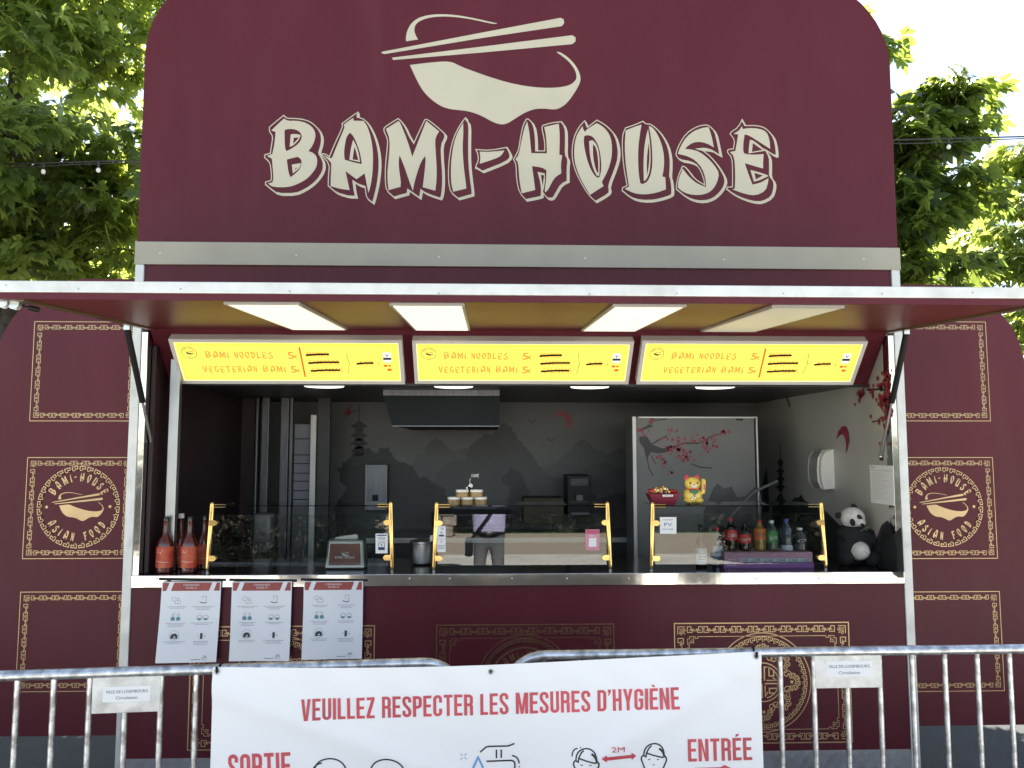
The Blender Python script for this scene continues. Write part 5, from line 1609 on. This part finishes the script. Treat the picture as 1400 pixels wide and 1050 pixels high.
poster(221.5, 302.5, 795.5, 905, 791.5, 'white notice with red header nearest the left corner post', 3, .012)
poster(317.5, 399.5, 795.2, 903.5, 792.5, 'middle one of the three white notices with red headers', 5, .004)
poster(415.5, 496.5, 794.6, 900.5, 792, 'white notice with red header farthest from the left corner post', 7, .0)

# ================================================================== crowd barriers
ZB = 1.10
def barrier(p0, p1, ends, bars, plate, label, rk):
    """p0 -> p1 along the top tube (ground plan); ends = which ends are rounded"""
    p0, p1 = Vector((*p0, 0)), Vector((*p1, 0))
    d = (p1 - p0).normalized()
    L = (p1 - p0).length
    nrm = Vector((d.y, -d.x, 0))
    if nrm.y > 0: nrm = -nrm
    root = thing('crowd_barrier', (p0 + p1) / 2, label, 'barrier', 'galvanised crowd barriers')
    T = lambda s, z, n=0: p0 + d * s + nrm * n + Vector((0, 0, z))
    rt = .019
    rc = .16
    path = []
    zt = ZB - rt
    zl = .14
    path = [T(0, .02)] + [T(rc - rc * math.cos(R(a)), zt - rc + rc * math.sin(R(a))) for a in range(0, 91, 10)] + [T(L - rc + rc * math.sin(R(a)), zt - rc + rc * math.cos(R(a))) for a in range(0, 91, 10)] + [T(L, .02)]
    MB().tube(path, rt, 14).build('frame_tube', 'galv', root, True)
    MB().tube([T(.0, zl), T(L, zl)], .013, 10).build('bottom_rail', 'galv', root, True)
    first = None
    for s in bars:
        if first is None:
            first = MB().tube([T(s, zl), T(s, zt)], .0105, 10).build('bar', 'galv', root, True)
            s0 = s
        else:
            c = first.copy(); link(c); c.location = d * (s - s0)
    for s in (.16, L - .16):
        MB().tube([T(s, .012, .30), T(s, .03, .2), T(s, .12, 0), T(s, .03, -.2), T(s, .012, -.30)], .013, 8).build('foot', 'galv', root, True)
    a, b, za, zb_ = plate
    pl = MB().hexa([T(a, za, .012), T(b, za, .012), T(b, za, -.004), T(a, za, -.004), T(a, zb_, .012), T(b, zb_, .012), T(b, zb_, -.004), T(a, zb_, -.004)]).build('name_plate', 'galv_plate', root, bevel=.002)
    w, h = b - a, zb_ - za
    on = lambda n: (lambda u, v: T(a + u, za + v, n))
    Ink().rect(w * .16, h * .31, w * .86, h * .74).build('sticker', 'paper_white', pl, on(.0130))
    k = Ink(); k.text('VILLE DE LUXEMBOURG', w * .51, h * .555, h * .085, align='c', width=w * .62); k.text('Circulation', w * .51, h * .385, h * .085, align='c', width=w * .32)
    k.build('lettering', 'ink_dark', pl, on(.0136))
    return root, T
# left barrier: its right end stands behind the banner, right barrier: its left end
def on_line(px, q0, q1, z):
    """where the sight line of px crosses the barrier's plan line"""
    q0, q1 = Vector((*q0, 0)), Vector((*q1, 0))
    d = (q1 - q0).normalized(); n = Vector((d.y, -d.x, 0))
    return (atP(px, 960, q0, n) - q0).dot(d)
LA, LB = (-1.98, -1.35), (-.44, -1.225)
dl = (Vector(LB) - Vector(LA)).normalized()
Lend = Vector(LA) + dl * on_line(636, LA, LB, 0)
Lbeg = Lend - dl * 2.3
s0 = on_line(122, Lbeg, Lend, 0)
pitch_ = on_line(171, Lbeg, Lend, 0) - s0
bl = [s0 + i * pitch_ for i in range(-6, 12) if 0.08 < s0 + i * pitch_ < 2.24]
pa, pb_ = on_line(127, Lbeg, Lend, 0), on_line(220, Lbeg, Lend, 0)
nl = Vector((dl.y, -dl.x, 0))
zpa, zpb = atP(175, 973, Vector((*Lbeg, 0)), nl).z, atP(175, 924, Vector((*Lbeg, 0)), nl).z
barrier(Lbeg, Lend, None, bl, (pa, pb_, zpa, zpb), 'galvanised crowd barrier on the left, rounded right end behind the banner', 1)
RA, RB = (.33, -1.125), (1.96, -1.095)
dr_ = (Vector(RB) - Vector(RA)).normalized()
Rbeg = Vector(RA) + dr_ * on_line(690, RA, RB, 0)
Rend = Rbeg + dr_ * 2.3
s0 = on_line(1068, Rbeg, Rend, 0)
pitch_ = (on_line(1383, Rbeg, Rend, 0) - s0) / 7
br_ = [s0 + i * pitch_ for i in range(-12, 12) if 0.08 < s0 + i * pitch_ < 2.24]
pa, pb_ = on_line(1114, Rbeg, Rend, 0), on_line(1205, Rbeg, Rend, 0)
nr = Vector((dr_.y, -dr_.x, 0))
zpa, zpb = atP(1160, 939.5, Vector((*Rbeg, 0)), nr).z, atP(1160, 889.5, Vector((*Rbeg, 0)), nr).z
barrier(Rbeg, Rend, None, br_, (pa, pb_, zpa, zpb), 'galvanised crowd barrier on the right, rounded left end behind the banner', 2)

# ================================================================== banner
cl, cr_ = atP(290, 913, Vector((*Lbeg, 0)), nl), atP(1041, 891, Vector((*Rbeg, 0)), nr)
BA, BB = Vector((cl.x, cl.y - .045, 0)), Vector((cr_.x, cr_.y - .045, 0))
bd = (BB - BA).normalized()
bnorm = Vector((bd.y, -bd.x, 0))
if bnorm.y > 0: bnorm = -bnorm
ban = thing('hygiene_banner', (BA + BB) / 2, 'large white banner with red French hygiene wording tied to the crowd barriers', 'banner')
def ripple(s, z):
    L = (BB - BA).length
    f = s / L
    return .014 * math.sin(f * 5.2 + z * 1.7) * math.sin(f * 3.1416) + .010 * math.sin((f * 7 + z * 4.2)) + .010 * (1.05 - z) * math.sin(f * 11 + 1.3) + 0.009 * math.exp(-((f - .02 - (1.02 - z) * 1.1) / .045) ** 2) + .010 * math.exp(-((1 - f - .03 - (1.04 - z) * .9) / .04) ** 2) + .004 * math.sin(f * 60 + z * 25) * math.exp(-((z - 1.0) / .05) ** 2)
def banmap(off):
    def f(px, py):
        p = atP(px, py, BA, bnorm)
        s = (p - BA).dot(bd)
        return p + bnorm * (ripple(s, p.z) + off)
    return f
tops = [(290, 913), (400, 913.4), (500, 913), (600, 911.5), (671, 909.5), (760, 905.5), (880, 899.5), (980, 894.5), (1041, 891)]
def topy(x):
    for (a, b), (c, d) in zip(tops, tops[1:]):
        if x <= c: return b + (d - b) * (x - a) / (c - a)
    return tops[-1][1]
nx, ny = 60, 34
fmap, bmap_ = banmap(0), banmap(-.0012)
V, F = [], []
for mpp in (fmap, bmap_):
    for j in range(ny + 1):
        t = j / ny
        for i in range(nx + 1):
            xt = 290 + 751 * i / nx
            xx = xt + t * (-6 + 15 * i / nx)
            V.append(mpp(xx, topy(xt) + (1290 - topy(xt)) * t))
M = (nx + 1) * (ny + 1)
for j in range(ny):
    for i in range(nx):
        a = j * (nx + 1) + i
        F.append((a, a + nx + 1, a + nx + 2, a + 1)); F.append((M + a, M + a + 1, M + a + nx + 2, M + a + nx + 1))
bsheet = finish('sheet', V, F, 'vinyl', ban, True)
bon = banmap(.0016)
# heading runs from (412, 985) to (929, 969), letters 32 high
def run(x0, y0, x1, y1, lean=0.0):
    a = math.atan2(y1 - y0, x1 - x0)
    return lambda u, v: (x0 + u * math.cos(a) + v * (math.sin(a) + lean), y0 + u * math.sin(a) - v * math.cos(a))
Lh = math.hypot(929 - 412, 985.5 - 969.3)
k = Ink(); bebas(k, "VEUILLEZ RESPECTER LES MESURES D'HYGIÈNE", 0, 0, 29, run(412, 985.5, 929, 969.3, .02), width=Lh); k.build('heading', 'ban_red', bsheet, bon)
k = Ink(); bebas(k, 'SORTIE', 0, 0, 37, run(313, 1068.5, 398, 1065.5), width=85); k.build('exit_word', 'ban_red', bsheet, bon)
k = Ink(); bebas(k, 'ENTRÉE', 0, 0, 30.5, run(941, 1041.5, 1029, 1039.5), width=88); k.build('entry_word', 'ban_red', bsheet, bon)
k = Ink(); k.poly([(991, 1046), (1003, 1052), (991, 1060), (985, 1054), (950, 1056), (950, 1050), (985, 1049)]); k.build('entry_arrow', 'ban_red', bsheet, bon)
k = Ink(); k.poly([(336, 1078), (350, 1070), (350, 1075), (388, 1074), (388, 1080), (350, 1081), (350, 1086)]); k.build('exit_arrow', 'ban_red', bsheet, bon)
k = Ink(); k.text('2M', 844.5, 1027.3, 7.6, flip=-1, align='c', width=18)
k.poly([(822, 1036.5), (829, 1031.2), (829, 1034), (863, 1031.5), (863, 1028.6), (870, 1033), (863.5, 1039), (863.3, 1036.2), (829.2, 1038.8), (829.2, 1041.5)]); k.build('distance_mark', 'ban_red', bsheet, bon)
KK = [Ink()]
st = lambda p, w=1.9: KK[0].stroke(p, w)
def done(nm): KK[0].build(nm, 'ban_black', bsheet, bon); KK[0] = Ink()
def cur(*p): return bez(*p)
for ox, oy, sc in ((800, 1024, 1), (893, 1017.5, 1)):
    H_ = lambda q: [(ox + x * sc, oy + y * sc) for x, y in q]
    st(H_(cur((-13, 16), (-13, 0), (2, -1)) + cur((2, -1), (15, 0), (15, 16))[1:]), 2.0)
    st(H_([(-14, 15), (-10, 17), (-9, 12), (0, 15), (12, 18), (16, 17)]), 2.0)
    st(H_(cur((-9, 12), (-6, 4), (-2, 2))), 2.0); st(H_(cur((8, 6), (14, 9), (15, 16))), 3.0)
    st(H_(cur((-14, 15), (-18, 19), (-15, 24)) + [(-12, 32), (-10, 50)]), 2.0); st(H_(cur((16, 16), (20, 20), (17, 25)) + [(14, 32), (12, 50)]), 2.0)
    st(H_([(-7, 21), (-4, 20.4)]), 1.2); st(H_([(5, 21), (8, 20.4)]), 1.2); st(H_([(-1, 28), (2, 28)]), 1.0)
    done('head_pictogram')
st(cur((782, 1034), (782, 1024), (789.5, 1022.8)), 1.8); KK[0].disc((793.5, 1021.8), .9, 8); done('movement_mark')
st([(656.5, 1029), (664.5, 1022), (668, 1021), (695, 1020.2), (703.5, 1016.6)], 2.1)
st([(678.8, 1025.2), (678.8, 1037)], 2.1); st([(685.4, 1025), (685.4, 1036.6)], 2.1)
st([(665, 1041.5), (699, 1040)] + cur((699, 1040), (704, 1040.3), (704, 1046)) + [(704, 1072)], 2.2)
done('tap_pictogram'); st(cur((700, 1033.2), (709, 1034.5), (710, 1044)), 2.0); KK[0].disc((710, 1048.5), 1, 8); done('movement_mark')
st(cur((430, 1052), (433, 1038), (452, 1037.8)) + cur((452, 1037.8), (470, 1039), (474, 1056))[1:], 2.0); st(cur((428, 1052), (430, 1046), (440, 1043.5)), 2.0); done('face_pictogram')
st(cur((507, 1052), (512, 1038.8), (528, 1038.2)) + cur((528, 1038.2), (546, 1039), (552, 1052))[1:], 2.0)
done('face_pictogram')
k = Ink(); k.stroke([(640, 1066), (653.8, 1036), (668, 1066)], 2.6); k.build('water_drop', 'ban_blue', bsheet, bon)
k = Ink()
for a, b in (((629.5, 1031), (632.6, 1034)), ((638, 1030.5), (635, 1034)), ((629.5, 1039.5), (632.6, 1036.5)), ((638, 1039), (635, 1036))): k.stroke([a, b], 1.3)
k.build('sparkle', 'ban_lightblue', bsheet, bon)
for px, py in ((296, 919.5), (671, 919), (1034, 898)):
    c = fmap(px, py) + bnorm * .002
    rot = Matrix.Rotation(R(90), 3, 'X')
    MB().lathe([(.0055, .001), (.0095, .0025), (.011, 0)], c, 14, rot).build('grommet', 'steel_dull', bsheet, True)
    MB().lathe([(.005, .0012), (.001, .0014)], c + bnorm * .0005, 10, rot).build('grommet_hole', 'black', bsheet)
for (px, py), q0, nn in (((296, 919), Lbeg, nl), ((1034, 898), Rbeg, nr)):
    g = fmap(px, py)
    tt = Vector((g.x + .002, q0[1] + ((dl if q0 is Lbeg else dr_)[1] / (dl if q0 is Lbeg else dr_)[0]) * (g.x - q0[0]), ZB - .019))
    e = .023
    loop = [g + bnorm * .006, g + bnorm * .010 + Vector((0, 0, .018)), Vector((g.x, tt.y - e, tt.z)), Vector((g.x + .002, tt.y - e * .6, tt.z + e * .8)), Vector((g.x + .003, tt.y + .004, tt.z + e)), Vector((g.x + .003, tt.y + e, tt.z)), Vector((g.x + .002, tt.y + e * .4, tt.z - e)), g - bnorm * .004]
    MB().tube(loop, .0042, 8, close=True).build('cable_tie', 'black', bsheet, True)
# ================================================================== trees
def leaves_mesh(name, pos, axis, size, m, parent, rng, nleaf=6, spread=105):
    """palmate leaves: every leaf is a fan of folded, drooping leaflets"""
    n = len(pos)
    axis = axis / np.linalg.norm(axis, axis=1, keepdims=True)
    upv = np.tile(np.array([0, 0, 1.0]), (n, 1)) + rng.normal(0, .6, (n, 3))
    side = np.cross(axis, upv); side /= np.linalg.norm(side, axis=1, keepdims=True) + 1e-9
    nor = np.cross(side, axis)
    Vs, Fs = [], []
    k = 0
    for j in range(nleaf):
        a = math.radians(-spread + 2 * spread * j / (nleaf - 1)) if nleaf > 1 else 0
        a = a + rng.normal(0, .09, n)
        ln = size * (0.62 + 0.38 * np.cos(a * .75)) * rng.uniform(.85, 1.1, n)
        d = axis * np.cos(a)[:, None] + side * np.sin(a)[:, None]
        w = np.cross(nor, d)
        hw = (ln * .23)[:, None]
        droop = (ln * rng.uniform(.10, .45, n))[:, None] * np.array([0, 0, -1.0])
        base = pos
        m1 = pos + d * (ln * .58)[:, None] + droop * .3
        tip = pos + d * ln[:, None] + droop
        fold = nor * (ln * .05)[:, None]
        V = np.stack([base, m1 + w * hw + fold, tip, m1 - w * hw + fold, m1], 1).reshape(-1, 3)
        i = np.arange(n) * 5 + k
        Fs.append(np.stack([i, i + 1, i + 4], 1)); Fs.append(np.stack([i + 1, i + 2, i + 4], 1))
        Fs.append(np.stack([i, i + 4, i + 3], 1)); Fs.append(np.stack([i + 4, i + 2, i + 3], 1))
        Vs.append(V)
        k += n * 5
    V = np.concatenate(Vs); F = np.concatenate(Fs)
    me = bpy.data.meshes.new(name)
    me.vertices.add(len(V)); me.vertices.foreach_set('co', V.astype(np.float32).ravel())
    me.loops.add(F.size); me.loops.foreach_set('vertex_index', F.astype(np.int32).ravel())
    me.polygons.add(len(F)); me.polygons.foreach_set('loop_start', np.arange(0, F.size, 3, dtype=np.int32))
    me.update(calc_edges=True)
    me.materials.append(MATS[m])
    return adopt(link(bpy.data.objects.new(name, me)), parent)

def tree(label, base, top, vols, leafm, seed, size=.15, per=24, group='trees behind the food stall', tr=.16, dens=1.0):
    """vols: crown lobes (centre, radii, number of sprays); limbs run from the trunk into every lobe"""
    rng = np.random.default_rng(seed)
    rnd = random.Random(seed)
    base = Vector(base)
    root = thing('broadleaf_tree', base, label, 'tree', group)
    top = Vector(top)
    path = [base + (top - base) * t + Vector((rnd.uniform(-.08, .08), rnd.uniform(-.08, .08), 0)) * (1 if t > 0 else 0) for t in [i / 8 for i in range(9)]]
    MB().tube(path, [tr * (1.25 if i == 0 else 1 - .75 * i / 8) for i in range(9)], 12).build('trunk', 'bark', root, True)
    P_, A_ = [], []
    mb = MB()
    for c, rad, ns in vols:
        c = Vector(c)
        j = min(range(2, 9), key=lambda q: (path[q] - c).length + max(0, path[q].z - c.z + .4))
        s = path[j]
        mid_ = s.lerp(c, .5) + Vector((rnd.uniform(-.15, .15), rnd.uniform(-.15, .15), .12))
        mb.tube([s, mid_, c], [.055, .038, .022], 7)
        for _ in range(int(ns * dens * .52)):
            while True:
                q = np.array([rnd.uniform(-1, 1) for _ in range(3)])
                l = np.linalg.norm(q)
                if .25 < l < 1: break
            sp = Vector((c.x + q[0] * rad[0], c.y + q[1] * rad[1], c.z + q[2] * rad[2]))
            if rnd.random() < .45:
                m2 = c.lerp(sp, .55) + Vector((0, 0, .05))
                mb.tube([c.lerp(mid_, rnd.random() * .6), m2, sp], [.014, .009, .004], 5)
            out = Vector((q[0], q[1], 0)) + Vector((rnd.uniform(-.4, .4), rnd.uniform(-.4, .4), 0))
            if out.length < .1: out = Vector((1, 0, 0))
            out.normalize()
            n = max(4, int(per * rnd.uniform(.6, 1.3)))
            rr = rnd.uniform(.20, .38)
            ang = rng.uniform(0, 2 * math.pi, n)
            rd = rr * np.sqrt(rng.uniform(.02, 1, n))
            off = np.stack([np.cos(ang) * rd, np.sin(ang) * rd, rng.normal(0, .05, n) - rd * .35], 1)
            P_.append(np.array(sp) + off)
            ax = np.stack([np.cos(ang), np.sin(ang), rng.uniform(-.9, .05, n)], 1) + np.array(out) * .5
            A_.append(ax)
    o = mb.build('branches', 'bark', root, True)
    P_, A_ = np.concatenate(P_), np.concatenate(A_)
    leaves_mesh('crown', P_, A_, size * rng.uniform(.7, 1.15, len(P_)), leafm, root, rng)
    return root

def lobe(px, py, Y, rpx, rpy, ry, n):
    s = (Y + 4.25) / 1050
    return (tuple(at(px, py, Y)), (rpx * s, ry, rpy * s), n)
# left of the sign
b = at(22, 600, 3.4)
tree('large leafy tree left of the sign, trunk at the picture edge', (b.x, 3.4, 0), (b.x - .3, 3.6, 8.2),
     [lobe(40, 60, 3.4, 120, 90, 1.0, 75), lobe(150, 40, 3.8, 110, 80, .9, 58), lobe(110, 190, 3.3, 110, 60, .8, 62), lobe(20, 190, 2.6, 80, 70, .7, 40), lobe(60, 290, 3.2, 110, 45, .7, 46), lobe(175, 290, 3.7, 60, 55, .6, 28),
      lobe(120, 345, 3.6, 100, 36, .7, 40), lobe(-120, 150, 3.2, 130, 130, 1.2, 80), lobe(60, -120, 3.6, 190, 100, 1.4, 90), lobe(260, -60, 4.0, 90, 60, .9, 30), lobe(-60, 330, 3.2, 90, 60, .8, 36), lobe(300, 250, 3.4, 90, 90, .8, 70), lobe(400, 330, 3.2, 80, 60, .8, 50), lobe(330, 425, 3.2, 130, 50, .7, 190)], 'leaf', 11, .14)  # last lobes, hidden by the sign, added to shade the ground
b = at(130, 600, 8.5)
tree('paler tree farther back on the left, seen through the near leaves', (b.x - 1.5, 8.5, 0), (b.x - 1.5, 8.7, 9),
     [lobe(60, 330, 8.5, 150, 60, 1.2, 50), lobe(160, 200, 8.6, 90, 80, 1.2, 16), lobe(20, 150, 8.8, 120, 90, 1.2, 18), lobe(-120, 260, 8.5, 160, 120, 1.6, 60), lobe(20, 440, 8, 120, 50, 1.0, 40), lobe(190, 370, 8.4, 80, 40, 1.0, 26)], 'leaf_far', 12, .17, 22)
# right of the sign
b = at(1120, 600, 3.6)
tree('dark tree close behind the right side of the sign', (b.x, 3.6, 0), (b.x - .2, 3.7, 6.8),
     [lobe(1110, 70, 3.6, 86, 80, .7, 40), lobe(1235, 185, 3.4, 50, 58, .5, 40), lobe(1295, 128, 3.3, 36, 22, .3, 22), lobe(1300, 175, 3.4, 34, 22, .3, 18), lobe(1240, 300, 3.5, 70, 60, .6, 44), lobe(1310, 260, 3.5, 42, 34, .4, 14), lobe(1100, 250, 3.6, 100, 120, .9, 50), lobe(1255, 355, 3.8, 80, 40, .7, 36), lobe(1100, 350, 3.5, 90, 70, .8, 70), lobe(1020, 330, 3.4, 70, 70, .8, 50), lobe(1075, 425, 3.3, 120, 50, .7, 190)], 'leaf_dark', 21, .15)  # last lobes, unseen behind the stall, added to cast ground shade
b = at(1420, 600, 6.2)
tree('sunlit tree at the right picture edge', (b.x, 6.2, 0), (b.x + .2, 6.3, 6.4),
     [lobe(1400, 300, 6.2, 62, 90, .9, 50), lobe(1360, 345, 6.0, 60, 40, .7, 34), lobe(1385, 215, 6.2, 34, 34, .5, 14), lobe(1480, 230, 6.4, 80, 120, 1.2, 55), lobe(1440, 430, 6.0, 90, 60, .9, 40), lobe(1540, 360, 6.2, 90, 100, 1.2, 40)], 'leaf', 22, .16)
b = at(1290, 600, 10.5)
tree('bright far tree low on the right behind the stall', (b.x, 10.5, 0), (b.x, 10.6, 6.2),
     [lobe(1290, 360, 10.5, 90, 55, 1.0, 56), lobe(1370, 370, 10.2, 70, 50, 1.0, 40), lobe(1400, 470, 10, 70, 70, 1.0, 44), lobe(1240, 390, 10.6, 60, 45, .9, 28)], 'leaf_far', 23, .19, 20)

# ================================================================== string of lights between the trees
w0, w1 = at(-60, 226, 2.4), at(1500, 184, 2.4)
sl2 = thing('string_lights', w0, 'dark cable with pale bulbs strung between the trees', 'string lights')
cab_path = lambda t, dz=0: w0.lerp(w1, t) + Vector((0, 0, dz - .0 * 4 * t * (1 - t)))
MB().tube([cab_path(i / 30) for i in range(31)], .007, 6).build('cable', 'wire', sl2, True)
MB().tube([cab_path(i / 30, -.028 - .01 * math.sin(i * 1.3)) for i in range(31)], .005, 6).build('second_cable', 'wire', sl2, True)
for px in (61, 136, 1297, 1354):
    t = (at(px, 200, 2.4).x - w0.x) / (w1.x - w0.x)
    p = cab_path(t)
    MB().lathe([(.010, -.05), (.013, -.03), (.013, 0)], p, 10).build('socket', 'wire', sl2, True)
    MB().ball(p + Vector((0, 0, -.078)), (.019, .019, .023), 12, 8).build('bulb', 'bulb', sl2, True)

# ================================================================== behind the viewer (seen mirrored in the glass)
hd_ = thing('hedge', (0, -17.2, 0), 'long dark clipped hedge beyond the gravel, seen mirrored in the glass', 'hedge')
rng = np.random.default_rng(5)
n = 9000
pos = np.stack([rng.uniform(-13, 13, n), rng.uniform(-18.0, -16.2, n), rng.uniform(.03, 1.9, n)], 1)
pos[:, 1] += np.where(rng.random(n) < .6, (-16.2 - pos[:, 1]) * .85, 0)
leaves_mesh('foliage', pos, rng.normal(0, 1, (n, 3)) + np.array([0, .6, .2]), rng.uniform(.10, .2, n), 'yew', hd_, rng, 4)
MB().span((-12.8, -17.9, .0), (12.8, -16.5, 1.7)).build('inner_twigs', 'bark', hd_)
for (sx0, sx1, sy, hh, lab) in ((-7.6, -2.0, -9.6, 2.2, 'dark rounded shrub on the left, added to darken the glass reflections'), (4.3, 9.5, -9.6, 2.2, 'dark rounded shrub on the right, added to darken the glass reflections')):
    sb = thing('shrub', ((sx0 + sx1) / 2, sy, 0), lab, 'shrub', 'dark shrubs added to darken the glass reflections')  # added shrubs, out of view, so the panes mirror something dark
    n = 5000
    q = rng.normal(0, 1, (n, 3)); q /= np.linalg.norm(q, axis=1, keepdims=True)
    q *= rng.uniform(.82, 1.02, (n, 1))
    q[:, 2] = np.abs(q[:, 2])
    pos = np.stack([(sx0 + sx1) / 2 + q[:, 0] * (sx1 - sx0) / 2, sy - .6 + q[:, 1] * .9, .02 + q[:, 2] * hh], 1)
    leaves_mesh('foliage', pos, q + rng.normal(0, .4, (n, 3)), rng.uniform(.10, .2, n), 'yew', sb, rng, 4)
    MB().ball(((sx0 + sx1) / 2, sy - .6, .0), ((sx1 - sx0) / 2 * .82, .72, hh * .82), 20, 10).build('twigs', 'bark', sb)
sw = thing('stone_wall', (-2.4, -15.2, 0), 'short low stone wall in front of the hedge, seen mirrored in the glass', 'wall')
rnd = random.Random(2)
x = -4.2
for row in range(3):
    x = -4.2 - .15 * (row % 2)
    while x < -1.2:
        w = rnd.uniform(.32, .55)
        MB().box((x + w / 2, -15.2 + rnd.uniform(-.02, .02), .14 + row * .26), (w - .02, .34, .25)).build('stone', 'stone', sw, bevel=.03)
        x += w

# the person taking the picture
EX, EY = EYE.x, EYE.y
px_, py_ = EX + .02, EY - .42
J, E, RD = [], [], []
def jt(x, y, z, r, link_=None):
    J.append((px_ + x, py_ + y, z)); RD.append(r if isinstance(r, tuple) else (r, r))
    if link_ is not None: E.append((link_, len(J) - 1))
    return len(J) - 1
pel = jt(0, 0, .98, (.170, .125))
sp1 = jt(0, .01, 1.14, (.205, .145), pel)
ch = jt(0, .0, 1.32, (.225, .150), sp1)
nb = jt(0, -.015, 1.46, (.105, .085), ch)
nk = jt(0, -.005, 1.54, .055, nb)
h0 = jt(0, .015, 1.63, (.078, .090), nk)
h1 = jt(0, .01, 1.735, (.080, .098), h0)
h2 = jt(0, 0, 1.80, (.050, .060), h1)
for s in (-1, 1):
    hp2 = jt(s * .095, 0, .90, .098, pel)
    kn = jt(s * .115, .02, .50, .062, hp2)
    an = jt(s * .125, -.02, .10, .043, kn)
    tb = jt(s * .13, .05, .05, .042, an)
    to = jt(s * .14, .16, .035, .034, tb)
    sh_ = jt(s * .175, -.015, 1.425, .066, nb)
    el = jt(s * .34, .10, 1.27, .062, sh_)
    wr2 = jt(s * .155, .325, 1.70, .031, el)
    pm2 = jt(s * .105, .385, 1.80, (.036, .020), wr2)
    for i, (dx, dz, l) in enumerate(((-.018, .02, .055), (.0, .03, .062), (.016, .024, .058), (.030, .012, .048))):
        a = jt(s * (.105 - dx), .395, 1.82 + dz, .0095, pm2)
        b2 = jt(s * (.095 - dx * .7), .415, 1.82 + dz + l * .5, .0088, a)
        jt(s * (.080 - dx * .5), .412, 1.82 + dz + l * .75, .008, b2)
    a = jt(s * .082, .372, 1.80, .0105, pm2)
    jt(s * .066, .366, 1.835, .0095, a)
me = bpy.data.meshes.new('body')
me.from_pydata(J, E, [])
tmp = link(bpy.data.objects.new('body_tmp', me))
tmp.modifiers.new('skin', 'SKIN').use_smooth_shade = True
sub = tmp.modifiers.new('sub', 'SUBSURF'); sub.levels = 2; sub.render_levels = 2
for i, sv in enumerate(me.skin_vertices[0].data):
    sv.radius = RD[i]
    sv.use_root = (i == pel)
dg = bpy.context.evaluated_depsgraph_get()
me2 = bpy.data.meshes.new_from_object(tmp.evaluated_get(dg))
bpy.data.objects.remove(tmp)
for nm in ('shirt', 'trousers', 'skin', 'black'): me2.materials.append(MATS[nm])
for p in me2.polygons:
    c = p.center
    dx = abs(c.x - px_)
    if c.z < .085: p.material_index = 3
    elif c.z < 1.02: p.material_index = 1
    elif c.z > 1.505 and dx < .11 and c.y < py_ + .2: p.material_index = 2
    elif c.y > py_ + .30: p.material_index = 2
    else: p.material_index = 0
person = thing('person', (px_, py_, 0), 'person in lavender shirt with black shoulder strap, mirrored in the middle glass guard', 'person')
me2.name = 'body'
bo = adopt(link(bpy.data.objects.new('body', me2)), person)
def ringp(z, rx, ry, r, name, m, tilt=0):
    MB().tube([(px_ + rx * math.cos(t), py_ + ry * math.sin(t) + .002, z + tilt * math.cos(t)) for t in [2 * math.pi * i / 28 for i in range(28)]], r, 8, close=True).build(name, m, person, True)
ringp(1.02, .185, .140, .021, 'belt', 'black')
MB().box((px_, py_ + .158, 1.02), (.05, .012, .034)).build('belt_buckle', 'steel', person, bevel=.003)
strap = [(px_ + .13, py_ - .02, 1.475), (px_ + .115, py_ + .075, 1.43), (px_ + .06, py_ + .158, 1.32), (px_ - .02, py_ + .165, 1.20), (px_ - .11, py_ + .15, 1.08), (px_ - .18, py_ + .05, .98), (px_ - .20, py_ - .04, .95)]
MB().tube(strap, .017, 8).build('shoulder_strap', 'black', person, True)
MB().box((px_ - .23, py_ + .03, .86), (.09, .24, .20)).build('bag', 'black', person, bevel=.02)
MB().ball((px_, py_ - .012, 1.755), (.092, .108, .085), 18, 12).build('hair', 'hair', person, True)
for s in (-1, 1):
    MB().ball((px_ + s * .030, py_ + .112, 1.70), (.012, .006, .006), 8, 6).build('eye', 'black', person, True)
    MB().ball((px_ + s * .083, py_ + .01, 1.68), (.010, .020, .030), 8, 6).build('ear', 'skin', person, True)
MB().ball((px_, py_ + .118, 1.665), (.013, .018, .022), 8, 6).build('nose', 'skin', person, True)
MB().ball((px_, py_ + .100, 1.625), (.025, .008, .005), 8, 6).build('mouth', 'cat_red', person, True)
phn = thing('phone', (EX, EY - .018, 1.86), 'black phone held up by the person taking the picture', 'phone')
MB().box((EX, EY - .022, 1.875), (.150, .008, .074)).build('case', 'black', phn, bevel=.003)
